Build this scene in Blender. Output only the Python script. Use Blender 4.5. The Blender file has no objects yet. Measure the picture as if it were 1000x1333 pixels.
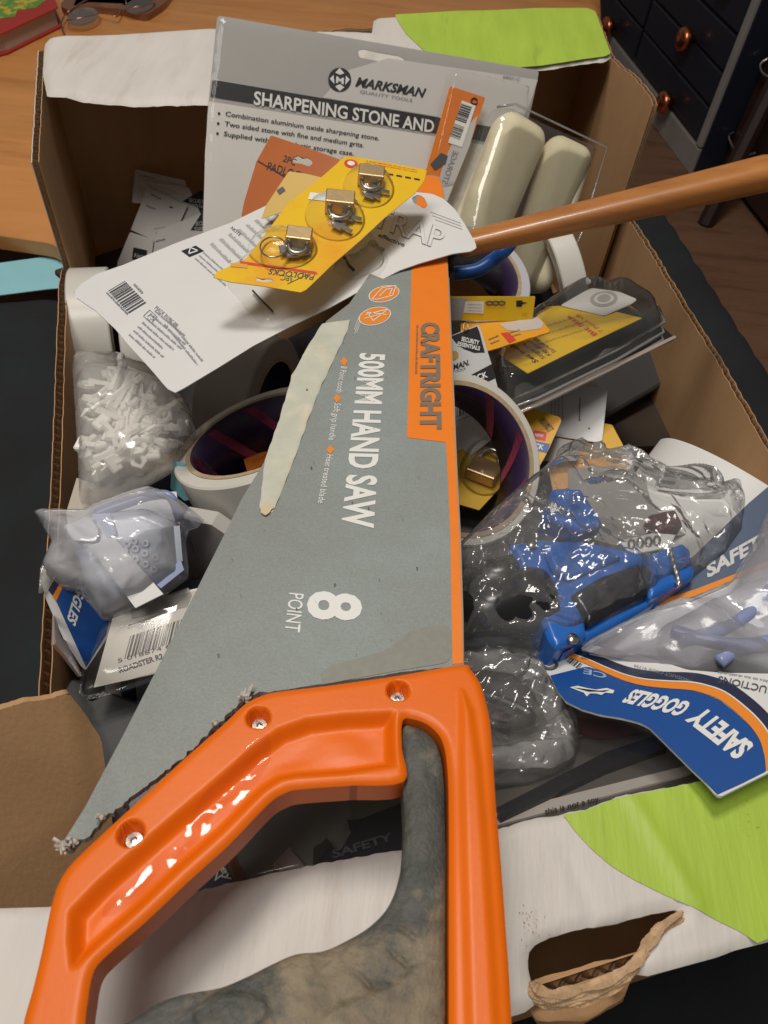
import bpy, bmesh, math, random
import numpy as np
from mathutils import Vector, Matrix, geometry, noise
R = math.radians
random.seed(7)
scene = bpy.context.scene
COL = scene.collection

# ------------------------------------------------------------------ camera
CAM_H = 0.33                      # camera height above the rim of the box (z = 0)
PITCH, ROLL, FPX = R(52), R(6), 1000.0
_F = np.array([0, math.cos(PITCH), -math.sin(PITCH)])
_Rt = np.array([1.0, 0, 0]); _Up = np.cross(_Rt, _F)
R2 = math.cos(ROLL)*_Rt + math.sin(ROLL)*_Up
U2 = -math.sin(ROLL)*_Rt + math.cos(ROLL)*_Up
C0 = np.array([0, 0, CAM_H])
cam = bpy.data.cameras.new('camera'); camo = bpy.data.objects.new('camera', cam); COL.objects.link(camo)
cam.sensor_fit = 'VERTICAL'; cam.sensor_height = 24; cam.sensor_width = 18; cam.lens = 24*FPX/1333
camo.matrix_world = Matrix(((R2[0], U2[0], -_F[0], 0), (R2[1], U2[1], -_F[1], 0), (R2[2], U2[2], -_F[2], CAM_H), (0, 0, 0, 1)))
cam.clip_start = 0.01; cam.clip_end = 50
cam.dof.use_dof = True; cam.dof.focus_distance = 0.44; cam.dof.aperture_fstop = 16.0
scene.camera = camo
# ------------------------------------------------------------------ world, lamps, exposure
w = bpy.data.worlds.new('World'); scene.world = w; w.use_nodes = True
bg = w.node_tree.nodes['Background']; bg.inputs[0].default_value = (1.0, 0.93, 0.86, 1); bg.inputs[1].default_value = 0.15
def lamp(loc, target, size, power, col, name, size_y=None):
    l = bpy.data.lights.new(name, 'AREA'); l.energy = power; l.color = col; l.size = size
    if size_y: l.shape = 'RECTANGLE'; l.size_y = size_y
    o = bpy.data.objects.new(name, l); COL.objects.link(o); o.location = loc
    o.rotation_euler = (Vector(target)-Vector(loc)).to_track_quat('-Z', 'Y').to_euler()
    return o
lamp((-0.25, 0.80, 1.95), (0, 0.4, 0), 0.42, 26, (1.0, 0.93, 0.84), 'ceiling_lamp')
lamp((-0.55, -0.15, 2.0), (0, 0.5, 0), 0.7, 21, (1.0, 0.95, 0.88), 'fill_lamp')  # added frontal fill, no known lamp stands here
scene.view_settings.view_transform = 'Standard'; scene.view_settings.look = 'None'
scene.view_settings.exposure = -0.28; scene.view_settings.gamma = 1.0
scene.cycles.transparent_max_bounces = 32; scene.cycles.max_bounces = 8

# ------------------------------------------------------------------ projection helpers
def ray(u, v): return _F*FPX + R2*(u-500) - U2*(v-666.5)
def P(u, v, z):
    d = ray(u, v); return C0 + d*(z-CAM_H)/d[2]
class Plane:
    """a plane through three points, each seen at (u,v) and z metres above the rim"""
    def __init__(s, a, b, c):
        s.o, pb, pc = P(*a), P(*b), P(*c)
        s.ex = (pb-s.o)/np.linalg.norm(pb-s.o)
        n = np.cross(s.ex, pc-s.o); n /= np.linalg.norm(n)
        if n @ (C0-s.o) < 0: n = -n
        s.n = n; s.ey = np.cross(n, s.ex)
    def loc(s, u, v, h=0.0):
        d = ray(u, v); o = s.o+s.n*h
        t = ((o-C0) @ s.n)/(d @ s.n); p = C0+d*t-o
        return np.array([p @ s.ex, p @ s.ey])
    def pos(s, x, y, h=0.0): return s.o+s.ex*x+s.ey*y+s.n*h
    def arr(s, X, Y, H): return s.o+np.outer(X, s.ex)+np.outer(Y, s.ey)+np.outer(H, s.n)

# ------------------------------------------------------------------ materials
def lin(h):
    h = h.lstrip('#'); c = [int(h[i:i+2], 16)/255 for i in (0, 2, 4)]
    return tuple((x/12.92 if x <= .04045 else ((x+.055)/1.055)**2.4) for x in c)
MATS = {}
def mat(name, col, rough=.6, metal=0, var=.0, vscale=60, bump=0, bscale=400, col2=None, c2scale=20, c2lo=.5, c2hi=.6, coat=0, spec=.5, stretch=None, trans=0, detail=4):
    if name in MATS: return MATS[name]
    m = bpy.data.materials.new(name); m.use_nodes = True; MATS[name] = m
    nt = m.node_tree; N = nt.nodes; L = nt.links; b = N['Principled BSDF']
    if isinstance(col, str): col = lin(col)
    if isinstance(col2, str): col2 = lin(col2)
    b.inputs['Base Color'].default_value = (*col, 1); b.inputs['Roughness'].default_value = rough
    b.inputs['Metallic'].default_value = metal; b.inputs['Specular IOR Level'].default_value = spec
    if coat: b.inputs['Coat Weight'].default_value = coat; b.inputs['Coat Roughness'].default_value = .12
    if trans: b.inputs['Transmission Weight'].default_value = trans
    tc = N.new('ShaderNodeTexCoord'); mp = N.new('ShaderNodeMapping'); L.new(tc.outputs['Object'], mp.inputs[0])
    if stretch: mp.inputs['Scale'].default_value = stretch
    cur = None
    if col2 is not None:
        nz = N.new('ShaderNodeTexNoise'); nz.inputs['Scale'].default_value = c2scale; nz.inputs['Detail'].default_value = 6
        nz.inputs['Roughness'].default_value = .7; L.new(mp.outputs[0], nz.inputs[0])
        mr = N.new('ShaderNodeMapRange'); mr.inputs[1].default_value = c2lo; mr.inputs[2].default_value = c2hi; L.new(nz.outputs[0], mr.inputs[0])
        mx = N.new('ShaderNodeMix'); mx.data_type = 'RGBA'; mx.inputs[6].default_value = (*col, 1); mx.inputs[7].default_value = (*col2, 1)
        L.new(mr.outputs[0], mx.inputs[0]); cur = mx.outputs[2]
    if var:
        nz = N.new('ShaderNodeTexNoise'); nz.inputs['Scale'].default_value = vscale; nz.inputs['Detail'].default_value = detail; L.new(mp.outputs[0], nz.inputs[0])
        mr = N.new('ShaderNodeMapRange'); mr.inputs[1].default_value = .25; mr.inputs[2].default_value = .75
        mr.inputs[3].default_value = 1-var; mr.inputs[4].default_value = 1+var; L.new(nz.outputs[0], mr.inputs[0])
        mx = N.new('ShaderNodeMix'); mx.data_type = 'RGBA'; mx.blend_type = 'MULTIPLY'; mx.inputs[0].default_value = 1
        if cur: L.new(cur, mx.inputs[6])
        else: mx.inputs[6].default_value = (*col, 1)
        L.new(mr.outputs[0], mx.inputs[7]); cur = mx.outputs[2]
    if cur: L.new(cur, b.inputs['Base Color'])
    if bump:
        nz = N.new('ShaderNodeTexNoise'); nz.inputs['Scale'].default_value = bscale; nz.inputs['Detail'].default_value = 4; L.new(mp.outputs[0], nz.inputs[0])
        bp = N.new('ShaderNodeBump'); bp.inputs['Strength'].default_value = bump; bp.inputs['Distance'].default_value = .001
        L.new(nz.outputs[0], bp.inputs['Height']); L.new(bp.outputs[0], b.inputs['Normal'])
    return m
def film(name, tint=(.93, .93, .93), haze=.04, hazecol=(.8, .8, .8), rough=.07, edge=.35, bump=.0, bscale=200, base=.05, ridged=False):
    """thin clear plastic film: mostly passes light straight through, mirrors at grazing angles, a little milky"""
    if name in MATS: return MATS[name]
    m = bpy.data.materials.new(name); m.use_nodes = True; MATS[name] = m
    nt = m.node_tree; N = nt.nodes; L = nt.links; N.clear()
    out = N.new('ShaderNodeOutputMaterial'); tr = N.new('ShaderNodeBsdfTransparent'); tr.inputs[0].default_value = (*tint, 1)
    df = N.new('ShaderNodeBsdfDiffuse'); df.inputs[0].default_value = (*hazecol, 1)
    gl = N.new('ShaderNodeBsdfGlossy'); gl.inputs['Roughness'].default_value = rough
    m1 = N.new('ShaderNodeMixShader'); m1.inputs[0].default_value = haze; L.new(tr.outputs[0], m1.inputs[1]); L.new(df.outputs[0], m1.inputs[2])
    lw = N.new('ShaderNodeLayerWeight'); lw.inputs[0].default_value = edge
    ma = N.new('ShaderNodeMath'); ma.operation = 'MULTIPLY_ADD'; ma.inputs[1].default_value = .8; ma.inputs[2].default_value = base; ma.use_clamp = True
    L.new(lw.outputs['Fresnel'], ma.inputs[0])
    m2 = N.new('ShaderNodeMixShader'); L.new(ma.outputs[0], m2.inputs[0]); L.new(m1.outputs[0], m2.inputs[1]); L.new(gl.outputs[0], m2.inputs[2])
    if bump:
        tc = N.new('ShaderNodeTexCoord'); nz = N.new('ShaderNodeTexNoise'); nz.inputs['Scale'].default_value = bscale; nz.inputs['Detail'].default_value = 3; tc2 = tc.outputs['Object']
        if ridged:
            nz.noise_type = 'RIDGED_MULTIFRACTAL'; nz.inputs['Detail'].default_value = 3; nz.inputs['Distortion'].default_value = .6
            mp = N.new('ShaderNodeMapping'); mp.inputs['Rotation'].default_value = (0, 0, .5); mp.inputs['Scale'].default_value = (.45, 1.3, 1); L.new(tc2, mp.inputs[0]); tc2 = mp.outputs[0]
        L.new(tc2, nz.inputs[0]); bp = N.new('ShaderNodeBump'); bp.inputs['Strength'].default_value = bump; bp.inputs['Distance'].default_value = .004 if ridged else .002
        L.new(nz.outputs[0], bp.inputs['Height']); L.new(bp.outputs[0], gl.inputs['Normal']); L.new(bp.outputs[0], lw.inputs['Normal'])
    L.new(m2.outputs[0], out.inputs[0])
    return m
card_in = mat('cardboard_inside', (.50, .295, .145), .85, var=.10, vscale=25, bump=.25, bscale=500, stretch=(1, 1, .15), col2=(.42, .24, .115), c2scale=8, c2lo=.45, c2hi=.7)
card_edge = mat('cardboard_edge', (.36, .22, .115), .9, var=.25, vscale=300, bump=.6, bscale=600)
card_white = mat('cardboard_white_print', (.62, .585, .55), .55, var=.06, vscale=30, bump=.45, bscale=130, col2=(.50, .44, .37), c2scale=22, c2lo=.56, c2hi=.80, stretch=(2.2, .35, 1))
green_print = mat('green_print', (.38, .54, .06), .5, var=.09, vscale=30, bump=.4, bscale=130, stretch=(2.2, .35, 1), col2=(.28, .38, .05), c2scale=18, c2lo=.6, c2hi=.75)
orange_pl = mat('orange_plastic', (.78, .145, .002), .40, var=.04, vscale=30, bump=.05, bscale=500, spec=.35)
orange_print = mat('orange_print', (.84, .21, .01), .5, var=.04, vscale=60, bump=.05)
grey_print = mat('grey_green_print', (.232, .250, .238), .55, var=.10, vscale=900, bump=.25, bscale=1200, col2=(.26, .30, .29), c2scale=9, c2lo=.4, c2hi=.65, detail=2)
cream_paper = mat('torn_paper', (.52, .53, .44), .8, var=.08, vscale=80, bump=.5, bscale=250, col2=(.60, .56, .44), c2scale=35)
pr_white = mat('white_ink', (.76, .76, .74), .5)
pr_black = mat('black_ink', (.018, .018, .022), .45)
pr_grey = mat('grey_ink', (.22, .22, .24), .6)
pr_dgrey = mat('dark_grey_ink', (.07, .072, .08), .6)
pr_red = mat('red_ink', (.62, .05, .03), .5)
pr_orange = mat('orange_ink', (.80, .25, .02), .5)
pr_blue = mat('blue_ink', (.012, .075, .30), .35, coat=.3)
pr_navy = mat('navy_ink', (.02, .028, .065), .35, coat=.3)
wcard = mat('white_card', (.70, .70, .70), .42, var=.02, vscale=30, bump=.05, bscale=60, coat=.1)
gcard = mat('grey_card', (.40, .39, .38), .5, var=.03, vscale=20, bump=.05)
ycard = mat('yellow_card', (.78, .50, .012), .4, var=.03, vscale=40, bump=.05, coat=.2)
ocard = mat('orange_card', (.70, .19, .02), .45, var=.05, vscale=40, coat=.1)
steel = mat('steel', (.50, .48, .46), .30, 1, var=.1, vscale=200)
brass = mat('brass', (.62, .46, .25), .42, 1, var=.06, vscale=300, stretch=(1, 8, 1), bump=.1, bscale=500)
black_cloth = mat('black_cloth', (.010, .011, .014), .85, var=.3, vscale=12, bump=.5, bscale=900, col2=(.006, .014, .014), c2scale=3)
black_pl = mat('black_plastic', (.014, .014, .016), .35, bump=.1)
blue_pl = mat('blue_plastic', (.012, .10, .42), .35, var=.05)
clear = film('clear_blister', (.96, .96, .95), .02, rough=.07, edge=.10, bump=.10, bscale=60, base=.012)
clearbag = film('clear_bag_film', (.98, .98, .98), .08, (.9, .9, .9), rough=.10, edge=.18, bump=1.0, bscale=75, base=.10, ridged=True)
clear_rim = film('clear_plastic_edge', (.93, .94, .95), .22, (.75, .77, .80), rough=.12, edge=.3, base=.14)  # whitish haze in the film stands in for highlights along the rims
milkbag = film('milky_bag_film', (.93, .92, .90), .28, (.88, .86, .83), rough=.12, edge=.25, bump=.7, bscale=60, base=.03, ridged=True)
bluebag = film('bluish_bag_film', (.90, .91, .96), .30, (.86, .87, .91), rough=.13, edge=.3, bump=.9, bscale=45, base=.03, ridged=True)

# ------------------------------------------------------------------ object helpers
WLOC = {}
def thing(name, label, cat, loc, group=None, kind=None):
    o = bpy.data.objects.new(name, None); o.empty_display_size = .01; COL.objects.link(o)
    o.location = Vector(loc); WLOC[o] = Vector(loc)
    o['label'] = label; o['category'] = cat
    if group: o['group'] = group
    return o
def tag(o, label=None, cat=None, group=None, kind=None):
    if label: o['label'] = label
    if cat: o['category'] = cat
    if group: o['group'] = group
    if kind: o['kind'] = kind
    return o
def link(name, me, m, parent=None, smooth=False):
    n = len(me.vertices); co = np.empty(n*3); me.vertices.foreach_get('co', co); co = co.reshape(-1, 3)
    c = (co.min(0)+co.max(0))/2 if n else np.zeros(3)
    me.vertices.foreach_set('co', (co-c).ravel())
    if smooth: me.polygons.foreach_set('use_smooth', [True]*len(me.polygons))
    me.update()
    for x in (m if isinstance(m, (list, tuple)) else [m]): me.materials.append(x)
    o = bpy.data.objects.new(name, me); COL.objects.link(o)
    WLOC[o] = Vector(c); o.location = Vector(c)
    if parent is not None:
        o.parent = parent; o.location = Vector(c)-WLOC[parent]
    return o
def mesh(name, V, F, m, parent=None, smooth=False, mi=None):
    me = bpy.data.meshes.new(name); me.from_pydata([tuple(map(float, v)) for v in V], [], F)
    if mi is not None: me.polygons.foreach_set('material_index', mi)
    return link(name, me, m, parent, smooth)
class MB:
    def __init__(s): s.V = []; s.F = []; s.M = []
    def add(s, V, F, m=0):
        n = len(s.V); s.V += [tuple(map(float, v)) for v in V]; s.F += [tuple(i+n for i in f) for f in F]; s.M += [m]*len(F); return s
    def build(s, name, m, parent=None, smooth=False): return mesh(name, s.V, s.F, m, parent, smooth, s.M)
def frame(axis):
    a = np.array(axis, float); a /= np.linalg.norm(a)
    t = np.array([0, 0, 1.0]) if abs(a[2]) < .9 else np.array([1.0, 0, 0])
    x = np.cross(t, a); x /= np.linalg.norm(x); return x, np.cross(a, x), a
def lathe(o, axis, prof, seg=48, closed=False):
    x, y, a = frame(axis); o = np.array(o, float); V = []; F = []
    for (r, z) in prof:
        for k in range(seg):
            t = 2*math.pi*k/seg; V.append(o+a*z+(x*math.cos(t)+y*math.sin(t))*r)
    n = len(prof)
    for i in range(n if closed else n-1):
        j = (i+1) % n
        for k in range(seg): l = (k+1) % seg; F.append((i*seg+k, i*seg+l, j*seg+l, j*seg+k))
    if not closed:
        F.append(tuple(range(seg))[::-1]); F.append(tuple((n-1)*seg+k for k in range(seg)))
    return V, F
def tube(pts, r, seg=8, cap=True):
    pts = [np.array(p, float) for p in pts]; V = []; F = []; n = len(pts)
    rr = r if isinstance(r, (list, tuple)) else [r]*n
    px = None
    for i, p in enumerate(pts):
        d = pts[min(i+1, n-1)]-pts[max(i-1, 0)]; d /= (np.linalg.norm(d)+1e-12)
        if px is None: px = frame(d)[0]
        px = px-d*(px @ d); px /= np.linalg.norm(px); py = np.cross(d, px)
        for k in range(seg):
            t = 2*math.pi*k/seg; V.append(p+(px*math.cos(t)+py*math.sin(t))*rr[i])
    for i in range(n-1):
        for k in range(seg): l = (k+1) % seg; F.append((i*seg+k, i*seg+l, (i+1)*seg+l, (i+1)*seg+k))
    if cap: F.append(tuple(range(seg))[::-1]); F.append(tuple((n-1)*seg+k for k in range(seg)))
    return V, F
def spline(pts, n=8):
    pts = [np.array(p, float) for p in pts]; out = []
    for i in range(len(pts)-1):
        p0 = pts[max(i-1, 0)]; p1 = pts[i]; p2 = pts[i+1]; p3 = pts[min(i+2, len(pts)-1)]
        for k in range(n):
            t = k/n; out.append(.5*((2*p1)+(p2-p0)*t+(2*p0-5*p1+4*p2-p3)*t*t+(3*p1-p0-3*p2+p3)*t**3))
    out.append(pts[-1]); return out
def rbox(c, ex, ey, ez, dims, bev=.001, seg=2):
    """bevelled box with centre c, axes ex ey ez and full sizes dims -> V, F"""
    bm = bmesh.new(); bmesh.ops.create_cube(bm, size=1)
    for v in bm.verts: v.co = Vector((v.co.x*dims[0], v.co.y*dims[1], v.co.z*dims[2]))
    if bev: bmesh.ops.bevel(bm, geom=bm.edges[:], offset=bev, segments=seg, profile=.5, affect='EDGES')
    bm.verts.ensure_lookup_table()
    ex, ey, ez = (np.array(a, float)/np.linalg.norm(a) for a in (ex, ey, ez)); c = np.array(c, float)
    V = [c+ex*v.co.x+ey*v.co.y+ez*v.co.z for v in bm.verts]; F = [tuple(v.index for v in f.verts) for f in bm.faces]
    bm.free(); return V, F
def rc(pts, r, n=4):
    """round the corners of a pixel outline"""
    out = []; m = len(pts)
    for i in range(m):
        p = np.array(pts[i], float)[:2]; a = np.array(pts[i-1], float)[:2]; b = np.array(pts[(i+1) % m], float)[:2]
        la = np.linalg.norm(a-p); lb = np.linalg.norm(b-p); q = min(r, la*.45, lb*.45)
        s = p+(a-p)/la*q; e = p+(b-p)/lb*q
        for k in range(n+1): t = k/n; out.append(tuple((1-t)**2*s+2*t*(1-t)*p+t*t*e))
    return out
def rag(pts, amp=1.2, step=5, seed=1, close=False):
    """break up a pixel polyline into a slightly torn one"""
    rnd = random.Random(seed); out = []; q = list(pts)+([pts[0]] if close else [])
    for i in range(len(q)-1):
        a = np.array(q[i], float); b = np.array(q[i+1], float); L = np.linalg.norm(b-a); n = max(1, int(L/step))
        for k in range(n):
            p = a+(b-a)*k/n; out.append((p[0]+rnd.uniform(-amp, amp), p[1]+rnd.uniform(-amp, amp)))
    if not close: out.append(tuple(q[-1]))
    return out
def sdf(loops, X, Y):
    D = np.full(X.shape, 1e9); NX = np.zeros_like(X); NY = np.zeros_like(Y); ins = np.zeros(X.shape, bool)
    for lp in loops:
        m = len(lp)
        for i in range(m):
            ax, ay = lp[i]; bx, by = lp[(i+1) % m]; dx, dy = bx-ax, by-ay; L2 = dx*dx+dy*dy+1e-18
            t = np.clip(((X-ax)*dx+(Y-ay)*dy)/L2, 0, 1); qx = ax+t*dx; qy = ay+t*dy
            d = (X-qx)**2+(Y-qy)**2; k = d < D; D[k] = d[k]; NX[k] = qx[k]; NY[k] = qy[k]
            if ay != by:
                c = ((ay > Y) != (by > Y)) & (X < (bx-ax)*(Y-ay)/(by-ay)+ax); ins ^= c
    D = np.sqrt(D); return np.where(ins, D, -D), NX, NY
def sst(a, b, x):
    t = np.clip((x-a)/(b-a), 0, 1); return t*t*(3-2*t)
Z0 = lambda x, y: np.zeros_like(np.asarray(x, float))
class Surf:
    """a plane with an optional bend h(x, y): pixels are taken to it, shapes and print are laid on it"""
    def __init__(s, plane, h=None, hp=0.0): s.p = plane; s.h = h or Z0; s.hp = hp
    def loc(s, u, v):
        q = s.p.loc(u, v, s.hp)
        for _ in range(6): q = s.p.loc(u, v, s.hp+float(s.h(q[0], q[1])))
        return q
    def L(s, px): return [tuple(s.loc(*q[:2])) for q in px]
    def pt(s, u, v, dz=0.0):
        x, y = s.loc(u, v); return s.p.pos(x, y, s.hp+float(s.h(x, y))+dz)
    def plate(s, name, loops_px, m, parent=None, top=0.0, t=.0006):
        """flat plate (only for unbent surfaces) cut along the outline, with thickness t"""
        if not isinstance(loops_px[0][0], (list, tuple)): loops_px = [loops_px]
        loops = [s.L(l) for l in loops_px]
        tri = geometry.tessellate_polygon([[Vector((x, y, 0)) for x, y in l] for l in loops])
        fl = [q for l in loops for q in l]; n = len(fl)
        X = np.array([q[0] for q in fl]); Y = np.array([q[1] for q in fl]); H = s.h(X, Y)+s.hp
        V = list(s.p.arr(X, Y, H+top)); F = []
        for a, b, c in tri:
            ar = (X[b]-X[a])*(Y[c]-Y[a])-(X[c]-X[a])*(Y[b]-Y[a])
            F.append((a, b, c) if ar > 0 else (a, c, b))
        if t:
            V += list(s.p.arr(X, Y, H+top-t)); F += [tuple(i+n for i in f[::-1]) for f in F]
            k = 0
            for l in loops:
                m_ = len(l)
                for i in range(m_): j = (i+1) % m_; F.append((k+i, k+j, n+k+j, n+k+i))
                k += m_
        return mesh(name, V, F, m, parent)
    def field(s, name, loops_px, m, parent=None, cell=.002, hf=None, t=None, top=0.0, smooth=True, mi=None, keepall=False):
        """grid surface clipped to the outline; hf(x,y,d) = height at d metres inside the edge"""
        if not isinstance(loops_px[0][0], (list, tuple)): loops_px = [loops_px]
        loops = [s.L(l) for l in loops_px]
        A = np.array(loops[0]); lo = A.min(0)-cell; hi = A.max(0)+cell
        nx = int((hi[0]-lo[0])/cell)+2; ny = int((hi[1]-lo[1])/cell)+2
        gx, gy = np.meshgrid(lo[0]+cell*np.arange(nx), lo[1]+cell*np.arange(ny), indexing='ij')
        X = gx.ravel(); Y = gy.ravel(); D, NX, NY = sdf(loops, X, Y)
        snap = (D < .5*cell); good = D > -.5*cell
        X = np.where(snap & good, NX, X); Y = np.where(snap & good, NY, Y)
        idx = np.arange(nx*ny).reshape(nx, ny)
        q = np.stack([idx[:-1, :-1], idx[1:, :-1], idx[1:, 1:], idx[:-1, 1:]], -1).reshape(-1, 4)
        inside = D > 0
        ng = good[q].sum(1); ok = (ng == 4) & ((D[q] > .5*cell).sum(1) >= 1)
        t3 = q[(ng == 3) & ((D[q] > .5*cell).sum(1) >= 1)]; t3 = [[i for i in r_ if good[i]] for r_ in t3.tolist()]
        q = q[ok]; used = np.unique(np.concatenate([q.ravel(), np.array([i for r_ in t3 for i in r_], int)])) ; mp = -np.ones(nx*ny, int); mp[used] = np.arange(len(used)); q = mp[q]
        t3 = [tuple(int(mp[i]) for i in r_) for r_ in t3]
        X = X[used]; Y = Y[used]; d = np.maximum(np.where(snap[used], 0, D[used]), 0)
        H = s.h(X, Y)+s.hp+top+(hf(X, Y, d) if hf else 0)
        V = s.p.arr(X, Y, H); F = q.tolist()+t3
        if t is not None:
            n = len(V); Hb = (s.h(X, Y)+s.hp+top-t); V = np.vstack([V, s.p.arr(X, Y, Hb)])
            F = F+[tuple(i+n for i in f[::-1]) for f in F]
            for lp in loops:                    # the side wall follows the true outline
                q2 = []
                for i in range(len(lp)):
                    a, b = np.array(lp[i]), np.array(lp[(i+1) % len(lp)]); m_ = max(1, int(np.linalg.norm(b-a)/(2*cell)))
                    q2 += [a+(b-a)*k/m_ for k in range(m_)]
                q2 = np.array(q2); k0 = len(V); m_ = len(q2); h0 = s.h(q2[:, 0], q2[:, 1])+s.hp+top
                ht = h0+(hf(q2[:, 0], q2[:, 1], np.zeros(m_)) if hf else 0)
                V = np.vstack([V, s.p.arr(q2[:, 0], q2[:, 1], ht), s.p.arr(q2[:, 0], q2[:, 1], h0-t)])
                ar = np.sum(q2[:, 0]*np.roll(q2[:, 1], -1)-np.roll(q2[:, 0], -1)*q2[:, 1]) > 0
                for i in range(m_):
                    j = (i+1) % m_; f = (k0+i, k0+m_+i, k0+m_+j, k0+j); F.append(f if ar else f[::-1])
        return mesh(name, V, F, m, parent, smooth)
    # ---- flat print
    def text(s, string, p0, p1, pt, m, parent, bold=0, shear=0, lift=.0003, name='lettering', space=1.0):
        X, Y, F, w_, ch = glyphs(string, bold, shear, space)
        a = s.loc(*p0); ex = s.loc(*p1)-a; ey = s.loc(*pt)-a
        gx = X/w_; gy = Y/ch
        lx = a[0]+ex[0]*gx+ey[0]*gy; ly = a[1]+ex[1]*gx+ey[1]*gy
        V = s.p.arr(lx, ly, s.h(lx, ly)+s.hp+lift)
        return mesh(name, V, F, m, parent)
    def quads(s, name, base, quads, m, parent, lift=.0003):
        """base = (p0, px, py) pixels; quads in unit coords"""
        a = s.loc(*base[0]); ex = s.loc(*base[1])-a; ey = s.loc(*base[2])-a; V = []; F = []
        for q in quads:
            n = len(V)
            for (x, y) in q:
                l = a+ex*x+ey*y; V.append(s.p.pos(l[0], l[1], float(s.h(l[0], l[1]))+s.hp+lift))
            F.append(tuple(range(n, n+len(q))))
        return mesh(name, V, F, m, parent)
    def bars(s, base, parent, n=26, seed=1, lift=.0003, m=None):
        rnd = random.Random(seed); x = 0; qs = []
        ws = []
        for i in range(n): ws += [rnd.choice((1, 1, 2, 3)), rnd.choice((1, 1, 2, 2))]
        tot = sum(ws)
        for i, w_ in enumerate(ws):
            if i % 2 == 0: qs.append([(x/tot, 0), ((x+w_*.9)/tot, 0), ((x+w_*.9)/tot, 1), (x/tot, 1)])
            x += w_
        return s.quads('barcode', base, qs, m or pr_black, parent, lift)
    def lines(s, base, rows, parent, m=None, seed=1, dens=.5, name='small_print', lift=.0003, ragr=.25, wl=(.03, .1)):
        """rows of print too small to read: word-long dashes made of letter-size blocks"""
        rnd = random.Random(seed); qs = []
        for r_ in range(rows):
            y = 1-(r_+.75)/rows; hh = dens/rows; x = 0; end = 1-rnd.uniform(0, ragr)
            while x < end:
                w_ = rnd.uniform(*wl); k = x
                while k < min(x+w_, end):
                    c = w_/max(2, int(w_/.012)); y2 = hh*rnd.choice((.7, .7, 1))
                    qs.append([(k, y), (k+c*.72, y), (k+c*.72, y+y2), (k, y+y2)]); k += c
                x += w_+.02
        return s.quads(name, base, qs, m or pr_grey, parent, lift)
_G = {}
def glyphs(string, bold, shear, space):
    key = (string, bold, shear, space)
    if key in _G: return _G[key]
    cu = bpy.data.curves.new('t', 'FONT'); cu.body = string; cu.offset = bold; cu.shear = shear; cu.space_character = space
    cu.resolution_u = 3; cu.size = 1
    o = bpy.data.objects.new('t', cu); COL.objects.link(o)
    dg = bpy.context.evaluated_depsgraph_get(); me = bpy.data.meshes.new_from_object(o.evaluated_get(dg))
    n = len(me.vertices); co = np.empty(n*3); me.vertices.foreach_get('co', co); co = co.reshape(-1, 3)
    F = [tuple(p.vertices) for p in me.polygons]
    X = co[:, 0]-co[:, 0].min(); Y = co[:, 1]
    COL.objects.unlink(o); bpy.data.objects.remove(o); bpy.data.meshes.remove(me); bpy.data.curves.remove(cu)
    _G[key] = (X, Y, F, X.max(), .70); return _G[key]
def flat(z): return Surf(Plane((200, 400, z), (700, 400, z), (400, 900, z)))
def ellipse(cx, cy, rx, ry, ang=0, n=28):
    a = R(ang); return [(cx+rx*math.cos(t)*math.cos(a)-ry*math.sin(t)*math.sin(a), cy+rx*math.cos(t)*math.sin(a)+ry*math.sin(t)*math.cos(a)) for t in (2*math.pi*k/n for k in range(n))]
def crumple(seed, amp=.006, scale=60, k=5):
    """sharp folds: sum of warped triangle waves"""
    rnd = random.Random(seed); W = [(rnd.uniform(0, math.pi), scale*rnd.uniform(.5, 1.9), rnd.uniform(0, 9), rnd.uniform(.5, 1)) for _ in range(k)]
    wq = [(rnd.uniform(-1, 1), rnd.uniform(-1, 1), rnd.uniform(0, 6)) for _ in range(3)]
    def f(x, y):
        wx = sum(.006*np.sin(70*(a*x+b*y)+c) for a, b, c in wq); wy = sum(.006*np.sin(60*(b*x-a*y)+c+2) for a, b, c in wq)
        s_ = 0
        for (t, fr, ph, am) in W:
            q = ((x+wx)*math.cos(t)+(y+wy)*math.sin(t))*fr+ph
            s_ = s_+am*(1-2*np.abs((q % 2)-1))**1*(15/fr if fr > 15 else 1)
        return amp*s_
    return f
def bend_pts(a, b, n): return [tuple(np.array(a)+(np.array(b)-np.array(a))*k/n) for k in range(n)]
# =================================================================== the room round the box
ZS, ZT, ZF = -.325, -.285, -.75         # black cloth, table top, floor
wood = mat('table_wood', (.64, .28, .085), .38, var=.12, vscale=9, stretch=(.35, 3, 1), col2=(.54, .22, .06), c2scale=5, coat=.25, bump=.03)
wood_edge = mat('table_wood_edge', (.36, .13, .035), .4, var=.15, vscale=9, coat=.25)
lam = mat('floor_laminate', (.20, .105, .062), .5, var=.15, vscale=6, stretch=(1, 8, 1), col2=(.14, .07, .04), c2scale=3)
fl = MB(); fl.add([(-4, -2, ZF), (5, -2, ZF), (5, 7, ZF), (-4, 7, ZF)], [(0, 1, 2, 3)])
tag(fl.build('floor', lam), kind='structure')
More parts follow.
